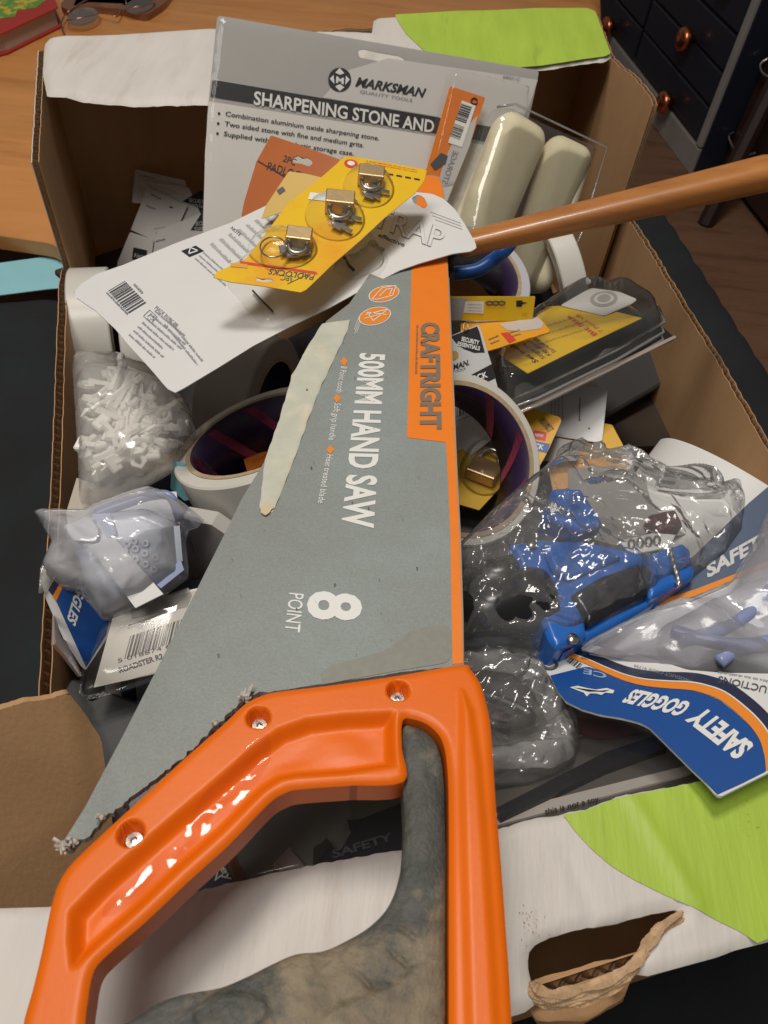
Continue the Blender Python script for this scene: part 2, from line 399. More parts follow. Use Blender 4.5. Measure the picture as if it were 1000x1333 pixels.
# black cloth covered seat under the box
ft = flat(ZS)
e1, e2 = P(-25, 384, ZS), P(62, 377, ZS); r1, r2 = P(872, 268, ZS), P(1000, 462, ZS)
dr = (r2-r1)/np.linalg.norm(r2-r1); dl = (e2-e1)/np.linalg.norm(e2-e1)
ring = [e1-dl*.5, e1, e2, e2+np.array([.06, .0, 0]), P(872, 268, ZS), r2, r2+dr*.9, (r2+dr*.9)*[0, 1, 1]+[-1.3, 0, 0], e1-dl*.5-[.25, .1, 0]]
rng = np.array(ring)
pl = Plane((200, 400, ZS), (700, 400, ZS), (400, 900, ZS)); sf = Surf(pl)
def world_field(name, pts, z, m, parent=None, cell=.01, hf=None, t=.03, smooth=True):
    """like field() but with the outline in world xy"""
    A = np.array([(p[0], p[1]) for p in pts]); s_ = Surf.__new__(Surf)
    class W:
        o = np.array([0, 0, z]); ex = np.array([1.0, 0, 0]); ey = np.array([0, 1.0, 0]); n = np.array([0, 0, 1.0])
        def arr(q, X, Y, H): return np.stack([X, Y, z+H], 1)
        def pos(q, x, y, h=0): return np.array([x, y, z+h])
    s_.p = W(); s_.h = Z0; s_.hp = 0; s_.L = lambda l: [tuple(q) for q in l]
    return s_.field(name, [tuple(q) for q in A], m, parent, cell, hf, t, 0, smooth)
def cushion(x, y, d):
    return -.03*(1-np.sqrt(np.clip(1-(1-np.minimum(d/.03, 1))**2, 0, 1)))+.004*np.sin(9*x+3*np.sin(5*y))*sst(0, .05, d)
seat = thing('padded_bench', 'flat bench covered in black cloth under the cardboard box', 'bench', (.0, .3, ZF))
world_field('seat_cover', ring, ZS, black_cloth, seat, .012, cushion, .05)
for (x, y) in ((-.55, .25), (.42, .25), (-.4, .62), (.28, .75)):
    V, F = rbox((x, y, (ZF+ZS-.05)/2), (1, 0, 0), (0, 1, 0), (0, 0, 1), (.05, .05, ZS-.05-ZF), .004); mesh('leg', V, F, black_pl, seat)
# the box is propped level on a folded blanket
pad = world_field('folded_cloth', [(-.17, .0), (.33, .14), (.20, .66), (-.27, .5)], -.2845, black_cloth, None, .01, None, .038)
tag(pad, 'folded black cloth lying between the box and the bench', 'cloth')
# cyan sheet
s = flat(ZS+.004)
cy = s.plate('paper_sheet', rc([(-70, 352), (0, 343), (66, 334), (140, 340), (120, 372), (62, 377), (0, 385), (-70, 392)], 3), mat('cyan_paper', (.30, .62, .70), .45, var=.05, vscale=20), top=.001, t=.001)
tag(cy, 'pale cyan sheet lying left of the box below the table edge', 'paper sheet')
# table
tb = thing('wooden_table', 'orange brown wooden table with a rounded edge behind the box', 'table', (0, 1.2, ZF))
t1, t2 = P(-40, 294, ZT), P(62, 309, ZT); td = (t2-t1)/np.linalg.norm(t2-t1)
rt = P(779, 10, ZT)
tring = [t1-td*.7, t2, (-.33, .80, 0), (-.15, .86, 0), (.05, .98, 0), (.17, 1.12, 0), (.22, 1.25, 0), rt+np.array([.0, -.1, 0]), rt+np.array([.03, .3, 0]), rt+np.array([-.02, .8, 0]), (-1.9, 2.4, 0), (-1.9, 1.1, 0)]
def tedge(x, y, d): return -.009*(1-np.sqrt(np.clip(1-(1-np.minimum(d/.009, 1))**2, 0, 1)))
world_field('table_top', tring, ZT, wood, tb, .012, tedge, .03)
for (x, y) in ((-1.2, 1.3), (.1, 1.5), (-1.5, 2.2), (.1, 2.2)):
    V, F = rbox((x, y, (ZF+ZT-.03)/2), (1, 0, 0), (0, 1, 0), (0, 0, 1), (.06, .06, ZT-.03-ZF), .004); mesh('leg', V, F, wood_edge, tb)
# book
zb = ZT+.034
bk = thing('hardback_book', 'red hardback book with a yellow and green picture cover on the table', 'book', P(20, 40, ZT))
bs = flat(zb); rd = mat('book_red', (.42, .03, .025), .4); pg = mat('book_pages', (.50, .40, .32), .8, bump=.8, bscale=500, stretch=(1, 1, 8), var=.1, vscale=300)
out = [(-90, 0), (-40, -60), (62, -22), (76, 9), (2, 44), (-30, 52)]
bs.plate('front_cover', rc(out, 3), rd, bk, top=0, t=.0025)
bs.plate('pages', [(-84, 2), (-38, -52), (58, -18), (70, 9), (5, 40), (-28, 48)], pg, bk, top=-.0026, t=.027)
bs.plate('back_cover', rc(out, 3), rd, bk, top=-.030, t=.0025)
yl = mat('book_yellow', (.62, .48, .05), .4, col2=(.12, .30, .05), c2scale=30, c2lo=.48, c2hi=.52)
bs.plate('cover_picture', [(-80, 2), (-38, -50), (54, -20), (60, 0), (48, 10), (22, 14), (20, 22), (2, 24), (-2, 30), (-30, 36)], yl, bk, top=.0006, t=.0004)
# spectacles and a case
sp = thing('eyeglasses', 'folded wire eyeglasses with clear lenses on the table', 'eyeglasses', P(130, 25, ZT))
wire = mat('pink_gold_wire', (.55, .36, .28), .3, 1)
lens = film('lens', (.95, .94, .92), .10, (.8, .8, .8), .04, .2, base=.08)
sg = flat(ZT+.012)
for (cx, cy_, rx, ry) in ((108, 22, 22, 12), (182, 8, 20, 11)):
    pts = [sg.pt(u, v, .014*math.sin(k*.45)) for k, (u, v) in enumerate(ellipse(cx, cy_, rx, ry, -12, 14))]
    V, F = tube(spline(pts+[pts[0]], 3), .0012, 6); mesh('rim', V, F, wire, sp, True)
    sg.plate('lens', ellipse(cx, cy_, rx-1, ry-1, -12, 18), lens, sp, top=.001, t=.001)
V, F = tube(spline([sg.pt(84, 20), sg.pt(80, 32), sg.pt(84, 42, -.008)], 6), .0014, 6); mesh('temple_arm', V, F, wire, sp, True)
V, F = tube(spline([sg.pt(88, 16), sg.pt(120, 2, .006), sg.pt(158, 0, .006), sg.pt(165, 5)], 6), .0014, 6); mesh('temple_arm', V, F, wire, sp, True)
V, F = tube(spline([sg.pt(128, 16), sg.pt(142, 20, .004), sg.pt(152, 22), sg.pt(158, 12)], 6), .0014, 6); mesh('bridge', V, F, wire, sp, True)
cs = sg.field('spectacle_case', rc([(76, 8), (100, -18), (150, -25), (230, -18), (215, 4), (190, 20), (160, 12), (120, 8), (98, 16)], 8), mat('spectacle_case_brown', (.20, .075, .035), .3, coat=.4), None, .006, lambda x, y, d: .012*np.sqrt(np.minimum(d/.02, 1))-.012, .0)
tag(cs, 'glossy brown glasses case lying behind the eyeglasses', 'case')
# ---- cabinet far right
cb = thing('drawer_cabinet', 'dark navy cabinet with round copper knobs and pale trim beyond the box', 'cabinet', P(900, 225, ZF))
navy = mat('navy_paint', (.013, .017, .031), .42, coat=.2); pale = mat('pale_trim', (.30, .28, .27), .6, var=.1, vscale=10)
b0, b1 = P(838, 140, ZF), P(902, 226, ZF)
hx = (b1-b0); hx[2] = 0; hx /= np.linalg.norm(hx); nn = np.array([-hx[1], hx[0], 0]); 
if nn @ (C0-b1) < 0: nn = -nn
def vwall(u, v, off=0):      # pixel onto the cabinet face
    d = ray(u, v); o = b1+nn*off; t = ((o-C0) @ nn)/(d @ nn); return C0+d*t
back = -nn*.4
L0 = -1.6; H = 1.0
def face(x, z, off=0): return b1+hx*x+np.array([0, 0, z])+nn*off
V, F = rbox(face(L0/2, H/2, -.2), hx, nn, (0, 0, 1), (abs(L0), .4, H), .003); mesh('carcass', V, F, navy, cb)
kz = vwall(903, 50)[2]-ZF
V, F = rbox(face(L0/2, .035, .006), hx, nn, (0, 0, 1), (abs(L0), .012, .07), .002); mesh('plinth', V, F, pale, cb)
V, F = rbox(face(-.012, H/2+.037, .006), hx, nn, (0, 0, 1), (.024, .012, H-.075), .002); mesh('corner_post', V, F, pale, cb)
zz = .085
nb = 0
while zz < H-.02:
    for k in range(3):
        V, F = rbox(face(-.03-.25-.52*k, zz+.043, .006), hx, nn, (0, 0, 1), (.50, .012, .082), .004); mesh('board', V, F, navy, cb)
    zz += .088
cop = mat('copper', (.62, .20, .09), .28, 1)
for (u, v) in ((903, 51), (876, 133), (801, 35), (960, -30)):
    c = vwall(u, v, .012)
    V, F = lathe(c, nn, [(.0, 0), (.011, 0), (.011, .012), (.027, .018), (.032, .028), (.027, .040), (.012, .046), (.0, .0465)], 24)
    mesh('knob', V, F, cop, cb, True)
# dark brown unit at the right edge
du = thing('dark_wood_unit', 'dark brown unit with silver bar handles at the right edge', 'cabinet', P(960, 300, ZF))
dk = mat('dark_brown_wood', (.030, .012, .010), .5, var=.2, vscale=5)
q0 = b1+hx*.012-nn*.20
V, F = rbox(q0+hx*.45-nn*.05+np.array([0, 0, .62]), hx, nn, (0, 0, 1), (.9, .36, 1.2), .004); mesh('carcass', V, F, dk, du)
def vw2(u, v, off): 
    d = ray(u, v); o = q0+nn*(.13+off); t = ((o-C0) @ nn)/(d @ nn); return C0+d*t
for pts in (((955, 172), (949, 178), (955, 192), (966, 202), (984, 199)), ((1000, 76), (990, 84), (994, 96), (1010, 104))):
    V, F = tube(spline([vw2(u, v, .004 if k in (0, len(pts)-1) else .02) for k, (u, v) in enumerate(pts)], 5), .0035, 8); mesh('handle', V, F, steel, du, True)
for (u, v) in ((918, 292), (1060, 330)):
    p = P(u, v, ZF); V, F = tube([p, p+np.array([.07, .12, .35])], .022, 8); mesh('leg', V, F, dk, du)

# =================================================================== the cardboard box
FLU = .0042
bx = thing('cardboard_box', 'large brown cardboard crate printed white and green, top open and full of tools', 'box', (0, .45, -.28))
cBL, cBR = P(57, 60, 0), P(776, 14, 0)
def wall(name, a, b, prof, zb=-.28, inward=None, seed=1, mats=None, thick=.0045):
    """corrugated wall from a to b; prof = [(s, ztop)] with s metres from a; liner, flute, liner"""
    a = np.array(a, float); b = np.array(b, float); a[2] = b[2] = 0
    d = b-a; L = np.linalg.norm(d); d /= L; n = np.array([-d[1], d[0], 0])
    if n @ inward < 0: n = -n
    rnd = random.Random(seed); S = []; 
    for i in range(len(prof)-1):
        s0, z0 = prof[i]; s1, z1 = prof[i+1]; m = max(1, int(math.hypot(s1-s0, z1-z0)/.006))
        for k in range(m): S.append((s0+(s1-s0)*k/m+(rnd.uniform(-1, 1)*.0012 if abs(s1-s0) < .02 else 0), z0+(z1-z0)*k/m+rnd.uniform(-.0011, .0011)))
    S.append(prof[-1])
    mb = MB(); t = thick; lt = .0006
    for off, mi in ((0, 0), (-(t-lt), 1)):
        V = []; F = []
        for (s_, z) in S:
            for o in (off, off-lt): 
                bow = .006*math.sin(math.pi*s_/L)*0
                V += [a+d*s_+n*(o+bow)+[0, 0, z], a+d*s_+n*(o+bow)+[0, 0, zb]]
        for i in range(len(S)-1):
            p = i*4; q = p+4
            F += [(p, p+1, q+1, q), (p+2, q+2, q+3, p+3), (p, q, q+2, p+2), (p+1, p+3, q+3, q+1)]
        F += [(0, 2, 3, 1), tuple((len(S)-1)*4+k for k in (0, 1, 3, 2))]
        mb.add(V, F, mi)
    # flute: wavy sheet running the whole height, edge on at the top
    N = int(L/.0018); V = []; F = []
    zs = np.interp(np.linspace(0, L, N), [q[0] for q in S], [q[1] for q in S])
    for i in range(N):
        s_ = L*i/(N-1); o = -t/2+(t/2-lt)*.95*math.cos(i*math.pi/2+.4)
        V += [a+d*s_+n*o+[0, 0, zs[i]-.0004], a+d*s_+n*o+[0, 0, zb]]
    for i in range(N-1): F.append((2*i, 2*i+1, 2*i+3, 2*i+2))
    mb.add(V, F, 2)
    return mb.build(name, mats or [card_in, card_in, card_edge], bx)
cen = np.array([.02, .45, 0])
pL0, pL1 = np.array([cBL[0], cBL[1], 0]), P(50, 208, 0)[:3]
dL = pL1-pL0; dL /= np.linalg.norm(dL)
lowA, lowB = P(72, 350, -.1), P(56, 900, -.1)
cFL = lowB+(lowB-lowA)*.62; cFL[2] = 0
cRc = P(852, 132, 0); lowR0, lowR1 = P(825, 290, -.12), P(1000, 600, -.095)
cFR = lowR1+(lowR1-lowR0)/np.linalg.norm(lowR1-lowR0)*.34; cFR[2] = 0
sideL1 = float(np.linalg.norm(pL1-pL0))
wall('side_wall', pL0, pL1, [(0, -.003), (sideL1, -.002)], inward=cen-pL0, seed=3, thick=.006, mats=[card_in, card_white, card_edge])
la = pL1+dL*.002; Ls = np.linalg.norm((cFL-la)[:2])
wall('side_wall', la, cFL, [(0, -.098), (.03, -.092), (Ls*.35, -.10), (Ls*.6, -.098), (Ls*.70, -.10), (Ls*.76, -.19), (Ls, -.2)], inward=cen-la, seed=4, thick=.007)
pR0 = np.array([cBR[0], cBR[1], 0]); cRi = P(797, 72, 0)
sR = np.linalg.norm(cRc-cRi)
wall('side_wall', pR0, cRi, [(0, -.006), (np.linalg.norm(cRi-pR0), -.004)], inward=cen-pR0, seed=5)
wall('side_wall', cRi, cRc, [(0, -.004), (sR*.5, .001), (sR*.92, 0), (sR, -.004)], inward=cen-pR0, seed=6, thick=.005)
ra = cRc.copy(); ra[:2] = lowR0[:2]-(lowR1-lowR0)[:2]*.12
wall('side_wall', ra, cFR, [(0, -.13), (.05, -.122), (.3, -.098), (np.linalg.norm((cFR-ra)[:2]), -.07)], inward=cen-ra, seed=7, thick=.006)
V, F = rbox((cRc+ra)/2+np.array([0, 0, -.2]), ra-cRc, (0, 0, 1), np.cross(ra-cRc, (0, 0, 1)), (np.linalg.norm((ra-cRc)[:2])+.004, .15, .004), .0); mesh('inner_lining', V, F, card_in, bx)
wall('end_wall', pL0, pR0, [(0, -.004), (np.linalg.norm(pR0-pL0), -.004)], inward=cen-pL0, seed=8)
fA = cFL+np.array([.012, .05, 0]); fB = cFR+np.array([-.012, .05, 0])
wall('end_wall', fA, fB, [(0, -.012), (.1, -.012), (np.linalg.norm(fB-fA), -.012)], inward=cen-fA, seed=9)
V = [pL0+[0, 0, -.2795], pR0+[0, 0, -.2795], cRc*[1, 1, 0]+[0, 0, -.2795], fB*[1, 1, 0]+[0, 0, -.2795], fA*[1, 1, 0]+[0, 0, -.2795], pL1*[1, 1, 0]+[0, 0, -.2795]]
mesh('base', V+[v-np.array([0, 0, .003]) for v in V], [(0, 1, 2, 3, 4, 5), (11, 10, 9, 8, 7, 6)]+[(i, (i+1) % 6, (i+1) % 6+6, i+6) for i in range(6)], card_in, bx)
# back ledge (folded-in flap) with its green print
bl = Surf(Plane((57, 60, 0), (776, 14, 0), (300, 130, 0)), hp=.003)
def dent(seed, amp):
    c = crumple(seed, amp, 14, 3)
    return lambda x, y: c(x, y)
bl.h = dent(3, .0009)
backflap = [(57, 52), (62, 46), (82, 43)]+[(180, 40), (272, 34), (380, 37), (484, 40), (487, 21), (560, 16), (640, 13), (700, 10), (766, 10), (776, 14), (784, 36), (797, 70), (790, 75)]+rag([(785, 76), (757, 79), (706, 87), (600, 97), (480, 112), (285, 131)], .7, 8, 2)+rag([(285, 131), (170, 133), (108, 128)], .8, 6, 5)+[(85, 121), (60, 120), (54, 90)]
bfm = bl.field('flap', backflap, card_white, bx, .004, lambda x, y, d: -.004*(1-np.minimum(d/.008, 1))**2, .004)
bl.field('green_print', [(514, 19.5), (560, 17), (640, 14), (700, 11), (764, 11), (775, 15), (783, 37), (795, 70), (788, 74), (757, 78), (706, 86), (600, 96), (570, 84), (545, 60), (528, 44), (518, 28)], green_print, bx, .004, lambda x, y, d: .0006+0*x, None)
0 and bl.field('fold_crease', ellipse(742, 30, 14, 1.2, -50, 12), green_print, bx, .002, lambda x, y, d: .0008+.1*d, None)
# front ledge with hand hole
fr = Surf(Plane((0, 1182, 0), (900, 1020, 0), (700, 1320, 0)), hp=.0)
cfr = crumple(11, .0007, 16, 3)
_ca, _cb = fr.p.loc(826, 1046), fr.p.loc(906, 1176); _cc, _cd = fr.p.loc(735, 1110), fr.p.loc(772, 1190)
def _crs(x, y, a, b, h, w):
    d = b-a; L2 = d @ d; t = np.clip(((x-a[0])*d[0]+(y-a[1])*d[1])/L2, 0, 1); r2 = (x-a[0]-t*d[0])**2+(y-a[1]-t*d[1])**2
    return h*np.exp(-r2/w**2)
def frh(x, y): return cfr(x, y)+_crs(x, y, _ca, _cb, .0016, .0035)-_crs(x, y, _cc, _cd, .0008, .0025)
fr.h = frh
far = rag([(-90, 1184), (0, 1181), (76, 1179)], .6, 9, 1)+rag([(160, 1172), (246, 1160), (300, 1147), (400, 1126), (470, 1113), (520, 1106), (600, 1092), (645, 1078), (700, 1064), (760, 1053), (800, 1038)], 1.6, 6, 2)+rag([(800, 1036), (900, 1018), (1000, 998), (1160, 968)], 1.2, 9, 3)
near = [(1160, 1180), (1000, 1226), (960, 1236), (937, 1245)]+[(845, 1270), (822, 1266)]+[(812, 1272), (770, 1288), (705, 1302), (684, 1318), (640, 1330), (560, 1356), (300, 1440), (0, 1530), (-200, 1570)]
hole = rag([(689, 1262), (688, 1244), (696, 1230), (722, 1218), (760, 1208), (810, 1200), (850, 1189), (888, 1183), (892, 1190), (868, 1204), (846, 1222), (836, 1240), (822, 1254)], 1.0, 7, 5)+[(780, 1270), (735, 1284), (706, 1290), (694, 1280)]
fr.field('flap', [far+near, hole], card_white, bx, .0025, lambda x, y, d: -.0022*(1-np.minimum(d/.003, 1))**2, .0035)
gf = [(733, 1061), (762, 1055), (800, 1040), (900, 1020), (1000, 1000), (1160, 970), (1160, 1176), (1000, 1222), (985, 1228), (965, 1214), (940, 1202), (900, 1180), (860, 1163), (826, 1146), (796, 1128), (770, 1106), (748, 1082)]
fr.field('green_print', gf, green_print, bx, .0025, lambda x, y, d: .0005+0*x, None)
def ridge(pa, pb, wd):
    return [tuple(np.array(pa)+np.array([wd, 0])), tuple(np.array(pb)+np.array([wd, 0])), tuple(np.array(pb)-np.array([wd, 0])), tuple(np.array(pa)-np.array([wd, 0]))]
0 and fr.field('fold_crease', ellipse(866, 1110, 62, 4, 62, 20), green_print, bx, .0012, lambda x, y, d: .0007+.10*np.minimum(d, .003), None)
0 and fr.field('fold_crease', ellipse(752, 1150, 50, 3, 62, 20), card_white, bx, .0012, lambda x, y, d: .0002+.10*np.minimum(d, .003), None)
dirt = mat('brown_dirt', (.32, .20, .11), .9)
rnd = random.Random(4); qs = []
for k in range(150):
    u = 684+abs(rnd.gauss(0, 12))+rnd.uniform(-10, 10); v = 1204+rnd.gauss(0, 11); q = rnd.choice((.25, .3, .4, .6, 1.1))
    if k > 110: u = 985+rnd.uniform(-22, 14); v = 1075+rnd.gauss(0, 14)
    l = fr.loc(u, v); qs.append([(u+rnd.uniform(.5, 1)*q*math.cos(a), v+rnd.uniform(.5, 1)*q*math.sin(a)) for a in (0, 1.3, 2.5, 3.8, 5)])
mb = MB()
for q in qs: mb.add([fr.pt(u, v, .0008) for u, v in q], [tuple(range(5))])
tag(mb.build('dirt_specks', dirt, bx), kind='stuff')
# torn hand-hole: inner brown flap, layered torn rim, folded-back white tongue
inn = Surf(Plane((700, 1290, -.022), (840, 1240, -.020), (760, 1330, -.018)))
inn.field('torn_flap', rag([(690, 1278), (740, 1262), (820, 1242), (834, 1240), (826, 1262), (812, 1300), (760, 1330), (700, 1330), (680, 1300)], .6, 8, 3), card_in, bx, .003, lambda x, y, d: .001*np.sin(300*x), .003)
mb = MB()
for k in range(6):
    o = k*2.6; rnd = random.Random(20+k)
    path = [(884+k*1.5, 1188+k*2), (858-k, 1208+o*.8), (838, 1232+o*.9), (826, 1254+o*.8), (792, 1277+o), (750, 1290+o), (716, 1296+o), (696, 1286+o*1.1), (693, 1278+o*.4)]
    pts = spline([fr.pt(u+rnd.uniform(-2, 2), v+rnd.uniform(-2, 2), .003-.0011*k+rnd.uniform(-.0008, .0008)) for u, v in path], 14)
    V = []; F = []
    for i, p in enumerate(pts):
        wv = .0017*(1+.22*math.sin(i*.35+k*2)+rnd.uniform(-.08, .08))*(min(1, .3+i/20))
        d = pts[min(i+1, len(pts)-1)]-pts[max(i-1, 0)]; d /= np.linalg.norm(d); sd = np.cross(d, [0, 0, 1]); j = rnd.uniform(-.00025, .00025)
        V += [p-sd*wv+[0, 0, j], p+[0, 0, .0004+j], p+sd*wv+[0, 0, -j], p+[0, 0, -.0018]]
    for i in range(len(pts)-1):
        for c in range(4): F.append((i*4+c, i*4+(c+1) % 4, i*4+4+(c+1) % 4, i*4+4+c))
    mb.add(V, F)
mb.build('torn_rim', mat('torn_board', (.50, .33, .19), .9, var=.3, vscale=200, bump=.8, bscale=400), bx)
# inner panel hanging under the ledge seen through the hole is the end wall itself
# front-left brown corner flap
cf = Surf(Plane((0, 925, -.020), (90, 903, -.030), (60, 1180, -.115)))
cf.h = dent(8, .0008)
cf.field('corner_flap', rag([(-40, 934), (0, 924), (28, 915), (60, 910), (90, 903)], 1.2, 5, 6)+[(108, 925), (132, 962), (150, 1100), (150, 1182), (60, 1184), (-40, 1186)], card_in, bx, .003, None, .005)
# =================================================================== the hand saw in its card sleeve
SP = Plane((565, 235, -.02), (600, 865, .04), (85, 1105, .046))
saw = thing('hand_saw', 'hand saw in a grey and orange card sleeve with orange handle, lying across the box', 'hand saw', P(600, 865, .03))
sl = Surf(SP)
left_edge = [(520, 300), (455, 395), (425, 418), (400, 455), (380, 490), (366, 540), (345, 600), (315, 649), (300, 680), (265, 750), (215, 850), (160, 958), (110, 1052), (80, 1100)]
torn = rag([(80, 1100), (88, 1108), (100, 1098), (116, 1087), (134, 1066), (150, 1054), (182, 1030), (225, 997), (262, 964), (290, 938), (316, 912)], 2.0, 5, 4)+[(318, 903), (330, 905), (338, 900)]+rag([(350, 901), (400, 893), (470, 883), (530, 874), (603, 867)], .7, 7, 6)
right_edge = [(602, 800), (599, 700), (594, 600), (589, 480), (584, 360), (581, 300), (578, 250), (574, 232), (566, 228), (552, 228), (540, 240)]
sl.plate('card_sleeve', left_edge+torn+right_edge, grey_print, saw, 0, .0030)
sl.plate('orange_panel', [(545, 236), (553, 229.5), (566, 229.5), (573, 233), (577, 250), (580, 300), (583, 360), (588, 480), (593, 600), (598, 700), (601, 800), (602.5, 864), (589, 865), (588, 800), (586.5, 700), (583, 620), (580.5, 576), (530, 570), (532, 500), (534, 420), (536, 354), (540, 290)], orange_print, saw, .0003, .0002)
edge_wh = mat('card_cut_edge', (.55, .40, .28), .8)
V, F = tube([sl.pt(u, v, -.0012) for u, v in [(602.8, 866), (602, 800), (599, 700), (594, 600), (589, 480), (584, 360)]], .0007, 6); mesh('cut_edge', V, F, edge_wh, saw, True)
sl.field('torn_paper', rag([(420, 421), (456, 417), (452, 433), (436, 466), (416, 508), (400, 550), (385, 594), (370, 632), (358, 662)], .45, 7, 8)+rag([(356, 666), (346, 673), (338, 662), (345, 600), (366, 540), (380, 490), (398, 456)], .7, 6, 9), cream_paper, saw, .0012, lambda x, y, d: .0004+.0005*np.minimum(d/.001, 1)+.0003*np.sin(400*x+200*y), None)
sl.field('torn_paper', rag([(340, 661), (352, 655), (357, 664), (346, 673), (340, 670)], 1, 3, 9), mat('torn_paper_tip', (.60, .50, .34), .8), saw, .0008, lambda x, y, d: .0014+0*x, None)
# lint of torn card along the lower edge
rnd = random.Random(9); mb = MB()
for (u, v, n, r_) in ((86, 1104, 34, 9), (320, 910, 16, 8), (280, 945, 8, 5), (133, 1066, 10, 5), (98, 1098, 10, 6)):
    for k in range(n):
        a = rnd.uniform(0, 6.28); p = sl.pt(u+rnd.gauss(0, r_*.4), v+rnd.gauss(0, r_*.4), .001+rnd.uniform(0, .001)); q = sl.pt(u+rnd.gauss(0, r_*.6), v+rnd.gauss(0, r_*.5), .001+rnd.uniform(0, .003))
        mb.add(*tube([p, (p+q)/2+[0, 0, .0006], q], rnd.uniform(.00025, .0007), 5))
tag(mb.build('frayed_fibres', mat('frayed_card', (.50, .46, .40), .9, var=.2, vscale=300), saw), kind='stuff')
# print
W = pr_white
sl.text('500MM HAND SAW', (470, 460), (446, 687), (501, 461), W, saw, bold=.030, space=1.0)
sl.text('8', (405, 769), (402, 806), (470, 773), W, saw, bold=.03)
sl.text('POINT', (377, 772), (371, 822), (396, 774), W, saw, bold=.005)
sl.text('8 Point tooth', (444, 477), (438, 511), (452, 478), W, saw)
sl.text('Soft grip handle', (436, 525), (428, 573), (444, 526), W, saw)
sl.text('Heat treated blade', (426, 592), (414, 655), (434, 593), W, saw)
for (u, v) in ((448, 471), (439, 519), (430, 586)):
    sl.plate('print_diamond', [(u-5, v), (u, v-6), (u+5, v), (u, v+6)], pr_orange, saw, .0003, 0)
CR = mat('brand_grey', (.21, .16, .12), .5)
s_x = [(549, 421), (548, 560), (571, 421)]
sl.text('CRAFTRIGHT', s_x[0], s_x[1], s_x[2], CR, saw, bold=.045, lift=.0008)
sl.lines(((541, 424), (539, 488), (545.5, 424)), 1, saw, CR, 3, .6, 'small_print', .0008, .02, (.04, .09))
for (cx, cy_, rx, ry) in ((500, 383, 20.5, 10.5), (497, 412, 21.5, 11.5)):
    if cy_ < 400: cx = 500
    sl.plate('badge', ellipse(cx-(9 if cy_ > 400 else 0), cy_, rx, ry, -13), pr_white, saw, .0003, 0)
    sl.plate('badge', ellipse(cx-(9 if cy_ > 400 else 0), cy_, rx-1.2, ry-1.1, -13), pr_orange, saw, .0006, 0)
def stroke(surf, pts, wpx, m, parent, lift=.0009, name='line_art'):
    mb = MB()
    for a, b in zip(pts[:-1], pts[1:]):
        a = np.array(a, float); b = np.array(b, float); d = b-a; d /= np.linalg.norm(d)+1e-9; n = np.array([-d[1], d[0]])*wpx/2
        mb.add([surf.pt(*(a+n), lift), surf.pt(*(b+n), lift), surf.pt(*(b-n), lift), surf.pt(*(a-n), lift)], [(0, 1, 2, 3)])
    return mb.build(name, m, parent)
stroke(sl, [(484, 391), (498, 376), (516, 373), (511, 386), (492, 391), (484, 391)], 1, pr_white, saw)
stroke(sl, [(494, 387), (503, 378), (511, 377), (507, 385)], 1, pr_white, saw)
stroke(sl, [(476, 411), (505, 404), (486, 419), (478, 408), (503, 411)], 1, pr_white, saw)
stroke(sl, [(474, 416), (494, 411)], .8, pr_white, saw)
sl.lines(((466, 414), (458, 436), (472, 416)), 3, saw, pr_white, 5, .5, 'small_print', .0004, .3, (.1, .3))
# wet looking stain by the heel, dark specks
sl.field('stain', rc([(400, 895), (425, 868), (470, 856), (510, 845), (530, 822), (560, 815), (588, 812), (589, 862), (520, 873)], 14), mat('stain_tan', (.232, .238, .205), .5, var=.08, vscale=300), saw, .004, lambda x, y, d: .00025+0*x, None)
mb = MB(); rnd = random.Random(3)
for k in range(46):
    u, v = rnd.uniform(200, 590), rnd.uniform(420, 870)
    if u < 640-v*.5: continue
    r_ = rnd.choice((.5, .6, .8, 1.3)); mb.add([sl.pt(u+r_*math.cos(a)*rnd.uniform(.6, 1.4), v+r_*math.sin(a), .0012) for a in (0, 1.2, 2.5, 3.8, 5.1)], [(0, 1, 2, 3, 4)])
tag(mb.build('dark_specks', pr_dgrey, saw), kind='stuff')
# steel blade inside the sleeve
sb = Surf(SP, hp=-.0038)
sb.plate('blade', [(565, 236), (600, 866), (560, 950), (350, 960), (330, 930), (200, 1012), (130, 1060), (300, 700), (470, 380)], steel, saw, 0, .001)
# ---- handle
hs = Surf(SP, hp=.006)
def closed(l, n=4): q = spline([np.array([*p, 0.]) for p in l+l[:2]], n)[n:]; return [tuple(p[:2]) for p in q]
outer = [(601, 867), (612, 873), (624, 890), (632, 915), (638, 945), (642, 1000), (646, 1060), (652, 1130), (657, 1200), (662, 1270), (666, 1345), (670, 1440), (600, 1540), (300, 1560), (60, 1530), (22, 1440), (30, 1345), (44, 1290), (56, 1240), (66, 1190), (76, 1155), (88, 1134), (104, 1116), (140, 1082), (185, 1041), (240, 990), (290, 946), (320, 918), (345, 906), (372, 901), (430, 894), (520, 881)]
openg = [(526, 1019), (460, 1024), (392, 1029), (372, 1034), (350, 1048), (300, 1100), (246, 1149), (190, 1202), (146, 1240), (124, 1264), (116, 1300), (112, 1345), (118, 1440), (170, 1480), (500, 1480), (584, 1440), (584, 1340), (584, 1200), (584, 1060), (582, 1000), (575, 965), (558, 946), (538, 938), (524, 940), (523, 975)]
rec = [hs.L([(513, 931), (514, 1000), (450, 1010), (385, 1014), (365, 1018), (344, 1032), (290, 1086), (236, 1134), (180, 1188), (130, 1232), (103, 1258), (96, 1262), (92, 1225), (94, 1190), (130, 1152), (200, 1090), (270, 1030), (330, 978), (364, 953), (400, 940), (450, 934)])]
holes = [hs.loc(518, 903), hs.loc(337, 938), hs.loc(172, 1088)]
